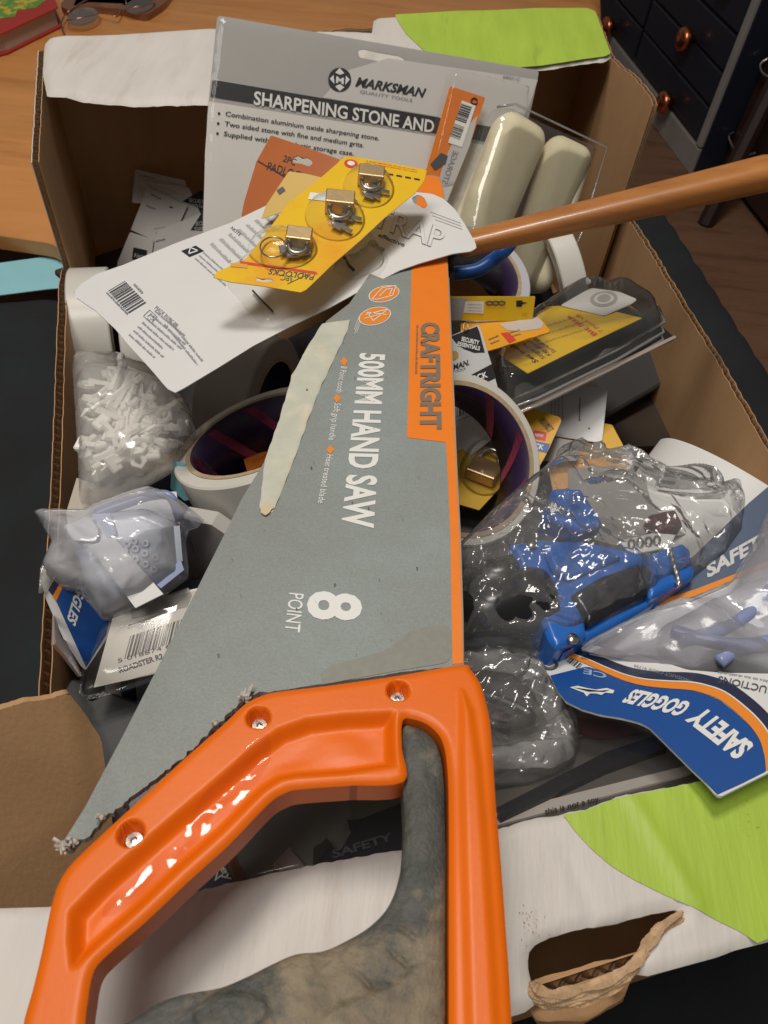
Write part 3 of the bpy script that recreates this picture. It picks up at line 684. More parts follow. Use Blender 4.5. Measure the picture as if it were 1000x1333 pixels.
rrim = [hs.L([(600, 905), (612, 930), (622, 1000), (630, 1100), (640, 1250), (648, 1400), (610, 1400), (606, 1250), (602, 1100), (600, 1000)])]
lump = crumple(5, .00022, 60, 4)
def hh(x, y, d):
    r_ = .0042; h = -r_*(1-np.sqrt(np.clip(1-(1-np.minimum((d+.0009)/r_, 1))**2, 0, 1)))+.0025
    D, _, _ = sdf(rec, x, y); h = h-.0052*sst(-.0012, .0042, D)
    h = h+.0004*sst(.004, .009, D)*np.sin(150*x+2*np.sin(90*y))*np.sin(130*y+1)
    D2, _, _ = sdf(rrim, x, y); h = h+.0015*sst(-.002, .002, D2)
    for c in holes:
        q = np.hypot(x-c[0], y-c[1]); h = h-.0075*(1-sst(.0036, .0046, q))
    return h
outer = closed(outer); openg = closed(openg)
hs.field('handle', [outer, openg], orange_pl, saw, .0007, hh, .011)
for i, c in enumerate(holes):
    p = SP.pos(c[0], c[1], .0015)
    V, F = lathe(p-SP.n*.002, SP.n, [(.0034, 0), (.0034, .002), (.0028, .0028), (.0012, .003), (.0008, .0016), (0, .0016)], 20); mesh('screw', V, F, steel, saw)
# grip
grip_m = mat('grip_rubber', (.075, .078, .070), .62, var=.40, vscale=110, bump=.8, bscale=450, col2=(.215, .170, .110), c2scale=16, c2lo=.50, c2hi=.60)
gs = Surf(SP, hp=.004)
gl = [(523, 945), (540, 943), (556, 950), (570, 968), (577, 1000), (580, 1060), (580, 1200), (580, 1345), (580, 1440), (500, 1475), (120, 1475), (105, 1400), (140, 1345), (172, 1325), (205, 1304), (240, 1292), (285, 1284), (320, 1270), (352, 1254), (385, 1240), (420, 1236), (452, 1222), (484, 1202), (508, 1174), (522, 1130), (527, 1070), (524, 1000)]
slots = [gs.L([(516, 1207), (522, 1205), (545, 1222), (541, 1228)]), gs.L([(505, 1240), (512, 1238), (536, 1258), (531, 1263)]), gs.L([(455, 1262), (463, 1262), (490, 1285), (480, 1290)])]
pads = [gs.L(rc([(250, 1315), (275, 1296), (310, 1290), (345, 1300), (352, 1322), (330, 1345), (260, 1350)], 14)), gs.L(rc([(500, 1290), (535, 1262), (582, 1240), (582, 1400), (420, 1400), (410, 1330), (450, 1305)], 18))]
def gh(x, y, d):
    h = .0030*np.sqrt(np.clip(1-(1-np.minimum(d/.012, 1))**2, 0, 1))-.002
    for s_ in slots: D, _, _ = sdf([s_], x, y); h = h-.0014*sst(-.0002, .0008, D)
    for s_ in pads: D, _, _ = sdf([s_], x, y); h = h+.0012*sst(-.001, .0012, D)
    return h
gs.field('soft_grip', closed(gl), grip_m, saw, .0008, gh, .016)
gpad = mat('grip_rubber_pad', (.05, .055, .052), .6, var=.2, vscale=60, bump=.4, bscale=350, col2=(.13, .10, .06), c2scale=40, c2lo=.6, c2hi=.75)
for px in ([(250, 1315), (275, 1296), (310, 1290), (345, 1300), (352, 1322), (330, 1345), (260, 1350)], [(503, 1290), (537, 1262), (578, 1244), (578, 1400), (420, 1400), (412, 1330), (450, 1305)]):
    gs.field('grip_pad', rc(px, 14), gpad, saw, .0012, lambda x, y, d: gh(x, y, gsd(x, y))+.00005+.0007*np.minimum(d/.0012, 1), None) if False else None

# glints in the recess: a thin rippled glossy film added to catch the lamp
glintm = film('glint_film', (.99, .93, .90), 0, rough=.06, edge=.05, base=.035)
def glinth(x, y, d):
    D, _, _ = sdf(rec, x, y)
    w1 = np.sin(330*x+60*y+3*np.sin(170*y))*np.sin(260*y-90*x+2.5*np.sin(210*x)); w2 = np.sin(1100*x+3*np.sin(400*y))*np.sin(900*y+1.5)
    return -.0052*sst(-.0012, .0042, D)+.0030+(.00040*w1+.00005*w2)*sst(0, .004, d)
hs.field('glint_sheet', closed([(350, 960), (352, 985), (316, 1036), (262, 1086), (214, 1132), (160, 1180), (132, 1190), (140, 1166), (190, 1122), (236, 1080), (262, 1040), (300, 1004), (328, 972)]), glintm, saw, .0008, glinth, None)
# =================================================================== contents of the box
def card(name, label, cat, plane, outline, m, t=.0006, r=2, h=None, group=None, holes=(), cell=.003, hp=0, smooth=True):
    s = Surf(plane, h, hp); c = s.pt(*outline[0][:2])
    root = thing(name, label, cat, c, group)
    o = rc(outline, r) if r else outline
    loops = [o]+[list(q) for q in holes]
    if h: s.field('backing_card', loops, m, root, cell, None, t, smooth=smooth)
    else: s.plate('backing_card', loops, m, root, 0, t)
    return s, root
def dome(hgt, edge=.004, flatr=.0015):
    return lambda x, y, d: hgt*np.sqrt(np.clip(1-(1-np.minimum(d/edge, 1))**2, 0, 1))
# ---- sharpening stone packet leaning on the back flap
pA = Plane((272, 133, .010), (702, 90, .010), (266, 300, -.070))
sA, A = card('sharpening_stone_packet', 'large grey and white sharpening stone packet leaning on the back flap', 'packet', pA, [(283, 20), (702, 92), (693, 135), (672, 215), (640, 340), (262, 340), (270, 150)], gcard, .0008, 5,
             holes=[rc([(466, 66), (473, 64), (495, 69), (520, 73), (528, 78), (524, 89), (512, 84), (480, 77), (468, 75)], 3)])
lg = mat('light_grey_print', (.72, .69, .66), .5, var=.04, vscale=12)
sA.plate('pale_panel', [(272, 132), (568, 178), (660, 194), (640, 332), (264, 332), (267, 200)], lg, A, .0003, 0)
sA.plate('pale_panel', [(452, 92), (505, 76), (700, 104), (690, 135), (664, 190), (569, 152), (420, 127)], mat('silver_print', (.62, .60, .59), .4), A, .0003, 0)
sA.plate('title_band', [(277, 104), (420, 128), (569, 153), (672, 171), (667, 190), (569, 174), (420, 150), (274, 126)], pr_black, A, .0006, 0)
sA.text('SHARPENING STONE AND', (330, 136), (564, 173), (331, 119), pr_white, A, .022, lift=.001)
for a, b, c, d in (('Combination aluminium oxide sharpening stone.', (293, 151), (493, 183), (294, 145)), ('Two sided stone with fine and medium grits.', (292, 164), (473, 192), (293, 158)), ('Supplied with black plastic storage case.', (291, 177), (460, 203), (292, 171))):
    sA.text(a, b, c, d, pr_black, A, .012, lift=.0009)
    sA.plate('bullet', ellipse(b[0]-8, b[1]-3, 1.8, 1.8, 0, 10), pr_black, A, .0009, 0)
sA.plate('emblem', ellipse(442, 104, 15, 15.5, 0, 30), pr_black, A, .0009, 0)
for q in ([(436, 95), (442, 89), (448, 96), (442, 98)], [(429, 103), (434, 98), (435, 110)], [(455, 104), (450, 99), (449, 111)], [(436, 113), (442, 110), (448, 114), (442, 119)]):
    sA.plate('emblem_mark', q, pr_white, A, .0012, 0)
sA.text('M', (437, 108), (447, 110), (437.5, 100), pr_white, A, .03, lift=.0012)
sA.text('MARKSMAN', (462, 112), (553, 127), (464, 100.5), pr_black, A, .03, .25, lift=.0009)
sA.text('QUALITY TOOLS', (468, 121), (536, 133), (469, 117), pr_grey, A, 0, lift=.0009)
sA.text('68021C', (654, 102), (676, 106), (655, 98), pr_grey, A, 0, lift=.0009)
bl_ = Surf(pA, hp=.004)
bl_.field('blister', rc([(283, 19), (704, 91), (694, 136), (674, 215), (642, 342), (261, 342), (269, 150)], 6), clear, A, .005, dome(.003, .006), None)
bl_.field('blister', rc([(582, 88), (690, 112), (650, 240), (560, 260), (556, 200)], 10), clear, A, .004, dome(.012, .01), None)
# ---- orange barcode packet
pB = pA
sB, B = card('glue_packet', 'narrow orange packet with a white barcode sticker between the grey packet and rollers', 'packet', pB, [(586, 112), (632, 127), (612, 188), (582, 262), (548, 245), (557, 215)], ocard, .0008, 2, hp=.015)
sB.plate('pale_panel', [(622, 150), (612, 188), (582, 262), (566, 250), (580, 205), (592, 180)], mat('pale_panel_grey', (.52, .50, .50), .5), B, .0003, 0)
sB.plate('dark_panel', [(560, 214), (574, 199), (583, 203), (580, 214), (566, 222)], pr_dgrey, B, .0005, 0)
sB.plate('sticker', [(601, 131), (619, 138), (601, 192), (583, 186)], pr_white, B, .0008, 0)
sB.bars(((600, 135), (592, 157), (614, 140)), B, 14, 3, .0011); sB.bars(((591, 161), (585, 178), (604, 166)), B, 10, 4, .0011, pr_dgrey)
V, F = tube([sB.pt(617+4*math.cos(t), 132+4*math.sin(t), .0009) for t in np.linspace(0, 6.28, 13)], .0006, 6, False); mesh('ring_symbol', V, F, pr_black, B)
sB.text('STORAGE', (575, 238), (590, 196), (582, 240), pr_grey, B, .01, lift=.0006)
# ---- rollers in a clear blister
pC = pA
sC = Surf(pC, hp=.030); Cc = thing('paint_roller_pack', 'clear blister pack holding two cream mini roller sleeves beside the orange packet', 'packet', sC.pt(650, 140))
cream = mat('cream_foam', (.82, .75, .54), .75, var=.05, vscale=60, bump=.3, bscale=900)
def fuzz(V, amp, sc=70):
    return [np.array(v)+np.array(noise.noise_vector(Vector(v)*sc))*amp for v in V]
for (a, b, r_) in (((680, 158), (612, 330), .0265), ((740, 186), (684, 378), .0250)):
    p, q = sC.pt(*a, .004), sC.pt(*b, .0); Lr = np.linalg.norm(q-p)
    dx_ = (q-p)/Lr; sx_ = np.cross(pC.n, dx_); V, F = rbox((p+q)/2, dx_, sx_, pC.n, (Lr, r_*2, r_*1.5), r_*.66, 6); sub_ = len(V)
    mesh('roller_sleeve', fuzz(V, .0016, 45), F, cream, Cc, True); continue
    pr = [(.0, -.004), (r_*.45, -.0035), (r_*.72, -.002), (r_*.88, .001), (r_*.97, .005), (r_, .010)]+[(r_, .008+(Lr-.016)*k/14) for k in range(1, 15)]+[(r_*.95, Lr-.002), (r_*.8, Lr+.001), (r_*.5, Lr+.003), (0, Lr+.004)]
    V, F = lathe(p, q-p, pr, 36); mesh('roller_sleeve', fuzz(V, .0008, 40), F, cream, Cc, True)
sC2 = Surf(pC, hp=.052)
sC2.field('blister', rc([(645, 138), (668, 134), (786, 188), (776, 215), (690, 400), (590, 350), (600, 300), (612, 240)], 8), film('clear_pack', (.94, .94, .92), .035, rough=.08, edge=.3, bump=.25, bscale=50, base=.04), Cc, .004, lambda x, y, d: .016*np.sqrt(np.minimum(d/.014, 1))-.012, None)
for dz, k in ((.004, 3),):
    V, F = tube([sC.pt(645, 138+k, dz), sC.pt(668, 134+k, dz), sC.pt(784+k, 190+k, dz), sC.pt(752+k, 300+k, dz), sC.pt(730+k, 350, dz)], .0011, 6); mesh('blister_rim', V, F, clear_rim, Cc, True)
# ---- small tags at the back left
pD = Plane((176, 220, -.125), (242, 235, -.12), (155, 345, -.19))
tag_lab = ['grey tag standing highest at the back of the small tag pile', 'tilted white tag with two faint lines in the left of the tag pile', 'white tag with a black triangle at the upper right of the tag pile', 'white tag in front of the tag pile with lowest black triangle', 'white tag with black title blocks at the bottom left of the tag pile']
gt = mat('dim_white_card', (.70, .68, .66), .55, var=.03, vscale=40)
tags = [([(176, 220), (241, 235), (246, 268), (172, 264)], 0, None), ([(187, 236), (246, 244), (262, 280), (240, 320), (184, 300)], .004, [(238, 262), (262, 248), (277, 254), (272, 276), (256, 270)]),
        ([(192, 243), (244, 268), (216, 330), (152, 344), (170, 300)], .008, None), ([(205, 300), (262, 278), (284, 300), (270, 345), (200, 345)], .014, [(248, 300), (263, 277), (280, 294), (282, 302)]), ([(170, 302), (200, 312), (196, 345), (150, 352)], .011, None)]
order = [0, 2, 1, 3, 4]
for k, (ol, dz, tri) in enumerate(tags):
    s, r0 = card('hanging_tag', [tag_lab[0], tag_lab[2], tag_lab[1], tag_lab[3], tag_lab[4]][k], 'tag', pD, ol, gt, .0006, 2, hp=dz, group='small tags in the back left corner')
    if tri: s.plate('corner_print', tri, pr_black, r0, .0003, 0)
    if k == 1: s.text('SECURITY', (246, 263), (268, 266), (247, 258), gt, r0, lift=.0006); s.text('ESSENTIALS', (246, 269), (270, 272), (247, 265), gt, r0, lift=.0006)
    if k == 3: s.text('SECURITY', (255, 294), (276, 292), (255, 289), gt, r0, lift=.0006); s.text('ESSENTIALS', (254, 300), (278, 299), (254, 296), gt, r0, lift=.0006)
    if k == 0: s.lines(((182, 230), (202, 234), (183, 226)), 1, r0, None, 4)
    if k == 2:
        s.lines(((196, 255), (210, 262), (198, 250)), 1, r0, None, 4, name='small_print'); s.lines(((190, 270), (204, 276), (192, 265)), 1, r0, None, 5)
        s.plate('title_block', [(170, 299), (194, 310), (192, 322), (168, 312)], pr_black, r0, .0003, 0)
        s.plate('hook_hole', ellipse(223, 270, 2.5, 1.2, 20, 8), pr_black, r0, .0004, 0)
    if k == 3: s.lines(((200, 298+2), (216, 298), (200, 296)), 1, r0, None, 4); s.lines(((203, 317), (219, 313), (202, 312)), 1, r0, None, 6)
    if k == 4: s.plate('title_block', [(174, 322), (192, 326), (190, 341), (172, 338)], pr_black, r0, .0003, 0); s.text('Alarm', (175, 335), (188, 337), (175, 329), gt, r0, lift=.0006)
tg = Surf(pD, hp=.010); 
s, r0 = card('hanging_tag', 'small black and white tag highest on the right of the tag pile', 'tag', pD, [(252, 258), (264, 248), (279, 252), (278, 284), (262, 290)], pr_dgrey, .0006, 1, hp=.002, group='small tags in the back left corner')
s.text('SECURITY', (254, 264), (276, 268), (255, 260), gt, r0, lift=.0004)
# ---- orange padlock card behind
pE = Plane((352, 178, .012), (455, 213, .012), (316, 282, -.02))
hE = lambda x, y: .004*np.sin(18*np.asarray(x))
sE, E_ = card('padlock_card', 'orange two piece padlock card standing behind the yellow padlock card', 'padlock card', pE, [(353, 176), (457, 213), (448, 240), (400, 262), (322, 288), (314, 282), (318, 262), (334, 210)], mat('dull_orange_card', (.40, .10, .012), .5, var=.05, vscale=30), .0007, 3, h=hE,
               holes=[rc([(380, 206), (388, 202), (393, 206), (402, 205), (408, 212), (403, 217), (392, 213), (382, 212)], 2)])
sE.text('2PC', (368, 210), (384, 216), (371, 202), pr_black, E_, .01)
sE.text('PADLOCKS', (347, 221), (402, 238), (350, 211), pr_black, E_, .01)
sE.quads('print_line', ((336, 209), (372, 230), (336, 211)), [[(0, 0), (1, 0), (1, 1), (0, 1)]], pr_black, E_)
s, r0 = card('padlock_card', 'yellow card corner tucked against the orange padlock card', 'padlock card', Plane((378, 222, .02), (440, 232, .02), (330, 290, -.005)), [(376, 223), (398, 226), (440, 236), (410, 262), (340, 285), (346, 268)], mat('dull_yellow_card', (.58, .36, .03), .45), .0006, 2)
s.plate('print_mark', rc([(360, 248), (368, 243), (372, 248), (364, 254)], 1), pr_dgrey, r0, .0004, 0)
# ---- white strap card across the saw
pr_lgrey = mat('light_grey_ink', (.36, .36, .38), .5)
pS = Plane((606, 314, .006), (222, 506, -.012), (104, 378, -.022))
hS = lambda x, y: .010*np.square(np.clip(.10-np.asarray(x), 0, 1)/.10)*0-.06*np.square(np.clip(np.asarray(x)-.20, 0, 1))
so = [(578, 259), (592, 272), (604, 290), (618, 314), (621, 322), (614, 327), (590, 330), (545, 343), (520, 352), (470, 378), (430, 400), (380, 424), (330, 450), (285, 478), (240, 505), (228, 511), (218, 506), (196, 480), (168, 450), (150, 428), (124, 404), (100, 388), (97, 380), (104, 371), (125, 357), (160, 345), (230, 316), (300, 290), (350, 266), (400, 246), (460, 232), (500, 240), (540, 250), (562, 252)]
sS = Surf(pS, hS); S_ = thing('strap_card', 'large white product card with barcode and clear window lying across the saw', 'product card', sS.pt(430, 400))
sS.field('backing_card', [so, rc([(536, 257), (545, 253), (553, 258), (557, 268), (552, 272), (546, 268), (538, 264)], 2)], wcard, S_, .003, None, .0007)
sS.bars(((141, 379), (169, 409), (163, 366)), S_, 14, 8, m=pr_dgrey)
sS.lines(((137, 383), (166, 413), (141, 379)), 1, S_, None, 2, .6, ragr=.05)
sS.lines(((172, 372), (184, 385), (177, 368)), 1, S_, None, 2, .6, ragr=.05)
sS.text('MADE IN', (201, 402), (217, 416), (205, 398), pr_grey, S_); sS.text('PRC 008', (218, 417), (229, 427), (222, 413), pr_grey, S_)
stroke(sS, [(187, 412), (195, 404), (205, 413), (197, 421), (187, 412)], .8, pr_grey, S_, .0004); sS.text('15', (192, 412), (199, 418), (197, 408), pr_grey, S_)
sS.lines(((166, 438), (212, 480), (205, 402)), 7, S_, pr_lgrey, 12, .42, ragr=.35, wl=(.08, .2))
sS.lines(((212, 424), (256, 479), (224, 415)), 2, S_, pr_lgrey, 13, .42, ragr=.1, wl=(.08, .2))
sS.plate('warning_box', [(236, 327), (255, 320), (266, 327), (247, 335)], pr_black, S_, .0003, 0)
stroke(sS, [(246, 331), (248, 323), (258, 327), (246, 331)], 1.4, pr_white, S_, .0006)
sS.lines(((252, 338), (292, 374), (268, 327)), 3, S_, pr_lgrey, 14, .4, ragr=.3, wl=(.1, .3))
sS.lines(((270, 320), (300, 350), (372, 266)), 9, S_, pr_lgrey, 15, .38, ragr=.3, wl=(.1, .3))
sS.text('NOTE', (300, 298), (312, 308), (303, 295), pr_dgrey, S_, .01)
for bo, mm, lf in ((.022, pr_grey, .0003), (.004, wcard, .0006)):
    sS.text('STRAP', (468, 288), (577, 327), (474, 262), mm, S_, bo, .15, lift=lf)
sS.text('effective', (492, 308), (526, 322), (494, 303), pr_dgrey, S_, .01, .2); sS.text('secure', (478, 318), (500, 328), (480, 313), pr_dgrey, S_, 0, .2)
for k in range(3): stroke(sS, [(560+k*3, 276+k*5), (600+k, 291+k*4)], .5, pr_grey, S_, .0003)
for ol, hh_ in (([(287, 362), (338, 423), (354, 423), (440, 388), (498, 356), (508, 338), (470, 285), (430, 262), (360, 300)], .0045), ([(430, 352), (470, 335), (486, 318), (502, 336), (497, 348), (462, 366), (450, 362)], .010)):
    sS.field('blister', rc(ol, 10), clear, S_, .003, dome(hh_, .005), None)
V, F = tube([sS.pt(u, v, .004) for u, v in ((447, 337), (455, 352), (461, 358))], .0012, 6); mesh('hook_end', V, F, black_pl, S_, True)
V, F = tube([sS.pt(u, v, .003) for u, v in ((330, 383), (342, 396), (356, 410))], .0008, 6); mesh('hook_end', V, F, black_pl, S_, True)
# ---- yellow card with three padlocks
pP = Plane((452, 205, .040), (556, 222, .036), (282, 360, .026))
hP = lambda x, y: -.16*np.square(np.asarray(x)-.05)+.35*np.square(np.clip(np.asarray(y)*-1-.09 if True else 0, 0, 1))
yo = [(455, 203), (556, 221), (552, 236), (540, 252), (500, 284), (470, 312), (432, 345), (400, 376), (394, 381), (340, 372), (300, 367), (278, 361), (282, 354), (320, 337), (345, 305), (375, 265), (410, 238), (440, 212), (446, 205)]
yg = mat('yellow_orange_card', (.80, .50, .012), .35, col2=(.80, .31, .012), c2scale=9, c2lo=.50, c2hi=.68, coat=.3, bump=.1, bscale=40)
sP = Surf(pP, hP); P_ = thing('padlock_card', 'yellow card with three small brass padlocks lying on the white strap card', 'padlock card', sP.pt(430, 300))
sP.field('backing_card', [yo, rc([(329, 364), (334, 361), (342, 364), (350, 362), (361, 366), (352, 367), (343, 367), (336, 366)], 1)], yg, P_, .003, None, .0006)
sP.plate('orange_panel', [(402, 262), (470, 264), (520, 262), (470, 308), (432, 342), (412, 354), (318, 341), (345, 308), (372, 276)], mat('orange_panel_print', (.82, .33, .015), .35, coat=.3, bump=.1, bscale=40), P_, .0003, 0) if False else None
sP.quads('print_line', ((312, 340), (412, 354), (313, 343.5)), [[(0, 0), (1, 0), (1, 1), (0, 1)]], pr_red, P_)
sP.text('PADLOCKS', (410, 358), (352, 350), (407, 365), pr_dgrey, P_, .01); sP.text('3PC', (382, 360), (366, 358), (381, 367), pr_dgrey, P_, 0)
sP.plate('badge', ellipse(457, 213.5, 9, 5.5, 8, 20), pr_red, P_, .0004, 0); sP.plate('badge', ellipse(457, 213.5, 5, 3, 8, 14), pr_white, P_, .0007, 0)
for k in range(7): a = 470+k*11.5; v = 219.3+k*2.1; sP.quads('print_dash', ((a, v), (a+7.5, v+1.4), (a, v+2)), [[(0, 0), (1, 0), (1, 1), (0, 1)]], pr_black, P_)
sP.lines(((476, 213), (546, 226), (477, 208)), 2, P_, pr_red, 4, .35)
sP.plate('sticker', [(404, 251), (442, 255), (439, 264), (401, 260)], pr_white, P_, .0005, 0)
stroke(sP, [(374, 370), (402, 357)], .7, pr_dgrey, P_, .0004); stroke(sP, [(300, 345), (322, 347)], 5, mat('faint_print', (.66, .36, .05), .5), P_, .0004)
def padlock(s, root, TL, TR, BL, thick=.009, keys=(), ring=None, sh=1.0):
    a, b, c = s.pt(*TL), s.pt(*TR), s.pt(*BL); ex = b-a; W_ = np.linalg.norm(ex); ex /= W_
    n = s.p.n; ey = c-a; ey -= ex*(ey @ ex); Lh = np.linalg.norm(ey); ey /= Lh
    cc = a+ex*W_/2+ey*Lh/2+n*(thick/2+.001)
    V, F = rbox(cc, ex, ey, n, (W_, Lh, thick), .0008, 2); body = mesh('padlock_body', V, F, brass, root)
    w = W_*.34; r_ = W_*.085; e = cc+ey*Lh/2
    U = [e-ex*w-ey*.001, e-ex*w+ey*Lh*.35*sh]+[e-ex*w*math.cos(t)+ey*(Lh*.35*sh+w*.9*math.sin(t)) for t in np.linspace(.3, 2.84, 8)]+[e+ex*w+ey*Lh*.35*sh, e+ex*w-ey*.001]
    V, F = tube(U, r_, 10); mesh('shackle', V, F, steel, root, True)
    for (hx, hy, tx, ty) in keys:
        h_, t_ = s.pt(hx, hy, .004), s.pt(tx, ty, .003); d = t_-h_; Lk = np.linalg.norm(d); d /= Lk; sd = np.cross(n, d)
        mb = MB(); mb.add(*rbox(h_, d, sd, n, (.0085, .0085, .0012), .0004, 1)); mb.add(*rbox(h_+d*Lk*.55, d, sd, n, (Lk*.95, .0036, .0010), .0002, 1))
        mb.build('key', steel, root)
    if ring:
        cx, cy_, rr = ring
        V, F = tube([s.pt(cx+rr*math.cos(t), cy_+rr*math.sin(t)*1.05, .006+.003*math.sin(t)) for t in np.linspace(0, 6.3, 22)], .0006, 6); mesh('key_ring', V, F, steel, root, True)
padlock(sP, P_, (466, 229), (499, 233), (462, 243), .010, ((488, 252, 506, 255), (480, 258, 494, 262)), sh=.7)
padlock(sP, P_, (424, 263), (461, 267), (417, 279), .011, ((452, 287, 470, 290), (440, 298, 457, 306)), sh=.8)
padlock(sP, P_, (374, 309), (407, 313), (362, 324), .010, ((372, 330, 405, 327), (380, 335, 404, 333)), (356, 331, 17), sh=.8)
for (cx, cy_, rx, ry, a) in ((480, 245, 34, 26, 10), (436, 284, 40, 30, 10), (368, 325, 46, 26, 0)):
    sP.field('blister', ellipse(cx, cy_, rx, ry, a, 24), clear, P_, .0025, dome(.0125, .020), None)
# ---- wooden handle
st0, st1 = P(596, 320, -.004), P(1016, 221, .057)
stm = mat('varnished_wood', (.44, .170, .040), .38, var=.30, vscale=60, stretch=(.10, 1.5, 1.5), col2=(.34, .12, .03), c2scale=30, coat=.25, bump=.04)
ax = st1-st0; Ls = np.linalg.norm(ax); V = []; F = []
xa, ya, za = frame(ax); prof = []
for i in range(25):
    t = i/24; rr = .0088+.0042*t
    if t > .97: rr -= (t-.97)*.07
    ring_ = []
    for k in range(24):
        a = 2*math.pi*k/24; q = rr*(1-.06*math.cos(4*a)); V.append(st0+za*Ls*t+xa*math.cos(a)*q*1.12+ya*math.sin(a)*q*.9)
for i in range(24):
    for k in range(24): l = (k+1) % 24; F.append((i*24+k, i*24+l, (i+1)*24+l, (i+1)*24+k))
F += [tuple(range(24))[::-1], tuple(24*24+k for k in range(24))]
tag(mesh('hammer_shaft', V, F, stm, None, True), 'varnished orange brown wooden tool handle sticking out over the right side', 'tool handle')
V, F = tube(spline([P(664, 318, -.018), P(655, 328, -.02), P(640, 340, -.028), P(620, 352, -.034), P(592, 356, -.038)], 6), [.0052]*25, 12)
V, F = tube(spline([P(665, 317, -.018), P(655, 328, -.02), P(640, 340, -.028), P(620, 352, -.034), P(592, 356, -.038)], 6), .0056, 12)
tag(mesh('blue_hook', V, F, blue_pl, None, True), 'blue plastic hook below the wooden handle', 'hook')
# ---- tape rolls
tape_w = mat('white_tape', (.62, .60, .55), .35, var=.03, vscale=20, coat=.2); tape_c = mat('cream_tape', (.62, .60, .54), .4, var=.05, vscale=15, coat=.2)
core_m = mat('tape_core_board', (.40, .30, .19), .85, var=.2, vscale=200)
liner = mat('purple_core_print', (.035, .018, .06), .4); pink = mat('pink_core_print', (.34, .05, .11), .45)
def roll(label, c, axis, Ro, Ri, wd, m, group='rolls of tape', stripes=False, name='tape_roll'):
    c = np.array(c, float); x, y, a = frame(axis)
    root = thing(name, label, 'tape roll', c, group)
    b = .0012
    prof = [(Ri+.0035, -wd/2), (Ro-b, -wd/2), (Ro, -wd/2+b)]+[(Ro, -wd/2+wd*k/4) for k in range(1, 4)]+[(Ro, wd/2-b), (Ro-b, wd/2), (Ri+.0035, wd/2)]
    V, F = lathe(c, axis, prof, 96, True); o_ = mesh('tape', V, F, m, root, True); o_.data.set_sharp_from_angle(angle=R(35))
    e = .0006
    V, F = lathe(c, axis, [(Ri, -wd/2-e), (Ri+.0034, -wd/2-e), (Ri+.0034, wd/2+e), (Ri, wd/2+e)], 72, True); mesh('core', V, F, core_m, root)
    V, F = lathe(c, axis, [(Ri-.0004, -wd/2), (Ri-.0001, -wd/2), (Ri-.0001, wd/2), (Ri-.0004, wd/2)], 72, True); ln = mesh('core_print', V, F, liner, root, True)
    if stripes:
        mb = MB()
        for k in range(9):
            t0 = k*2*math.pi/9+.3; V = []; 
            for z in np.linspace(-.9, .9, 7):
                for dt in (0, .16):
                    t = t0+dt+z*.28; V.append(c+a*z*wd/2+(x*math.cos(t)+y*math.sin(t))*(Ri-.0007))
            mb.add(V, [(2*i, 2*i+1, 2*i+3, 2*i+2) for i in range(6)])
        mb.build('pink_stripe', pink, root)
    return root
roll('large cream tape roll with purple striped core left of the saw', P(352, 598, -.085), (-.42, .26, 1), .0635, .0505, .046, tape_c, stripes=True)
roll('large cream tape roll right of the saw with a padlock seen through it', P(588, 604, -.078), (.34, -.40, .8), .0615, .0520, .040, tape_c, stripes=True)
roll('white tape roll at the left wall under the white strap card corner', P(128, 436, -.150), (1, .30, -.04), .060, .040, .034, tape_w)
roll('second white tape roll from the left wall partly under the white card', P(194, 454, -.158), (1, .30, -.04), .059, .040, .040, tape_w)
roll('dull cream tape roll behind the large tape roll left of the saw', P(325, 520, -.150), (1, -.25, .1), .058, .038, .048, mat('dull_tape', (.40, .36, .31), .5))
roll('white tape roll standing below the wooden handle near the right wall', P(720, 365, -.135), (1, .35, .25), .066, .052, .024, tape_w)
roll('pale tape roll with dark core beside the saw below the blue hook', P(606, 378, -.105), (.25, -.25, 1), .055, .042, .050, mat('bluish_tape', (.50, .50, .54), .4))
roll('big plain white tape roll against the right wall of the box', P(935, 700, -.125), (.50, .62, .62), .078, .010, .075, mat('bright_white_tape', (.80, .80, .79), .5))
# ---- small yellow chain card
s, r0 = card('chain_card', 'yellow card with a chain picture and white sticker right of the saw', 'product card', Plane((585, 388, -.035), (697, 387, -.035), (585, 418, -.052)), [(560, 386), (697, 386), (695, 402), (693, 418), (560, 417)], ycard, .0008, 1)
s.plate('silver_panel', [(562, 388), (608, 388), (601, 417), (562, 416)], mat('silver_panel', (.36, .37, .38), .4), r0, .0003, 0)
s.plate('sticker', [(606, 392), (630, 392), (629, 408), (603, 407)], pr_white, r0, .0006, 0)
for k in range(3): stroke(s, [(609, 396+k*4), (627, 396.5+k*4)], .5, pr_grey, r0, .0009)
for k in range(3):
    V, F = tube([s.pt(637+k*8+4.5*math.cos(t), 394+2.4*math.sin(t), .0005) for t in np.linspace(0, 6.28, 13)], .0004, 5, False); mesh('chain_print', V, F, pr_dgrey, r0)
s.plate('hook_symbol', [(672, 391), (680, 391), (680, 393), (687, 394), (680, 396), (679, 399), (672, 399)], pr_black, r0, .0004, 0)
s.text('E5', (680, 411), (686, 411), (680, 407), pr_orange, r0)
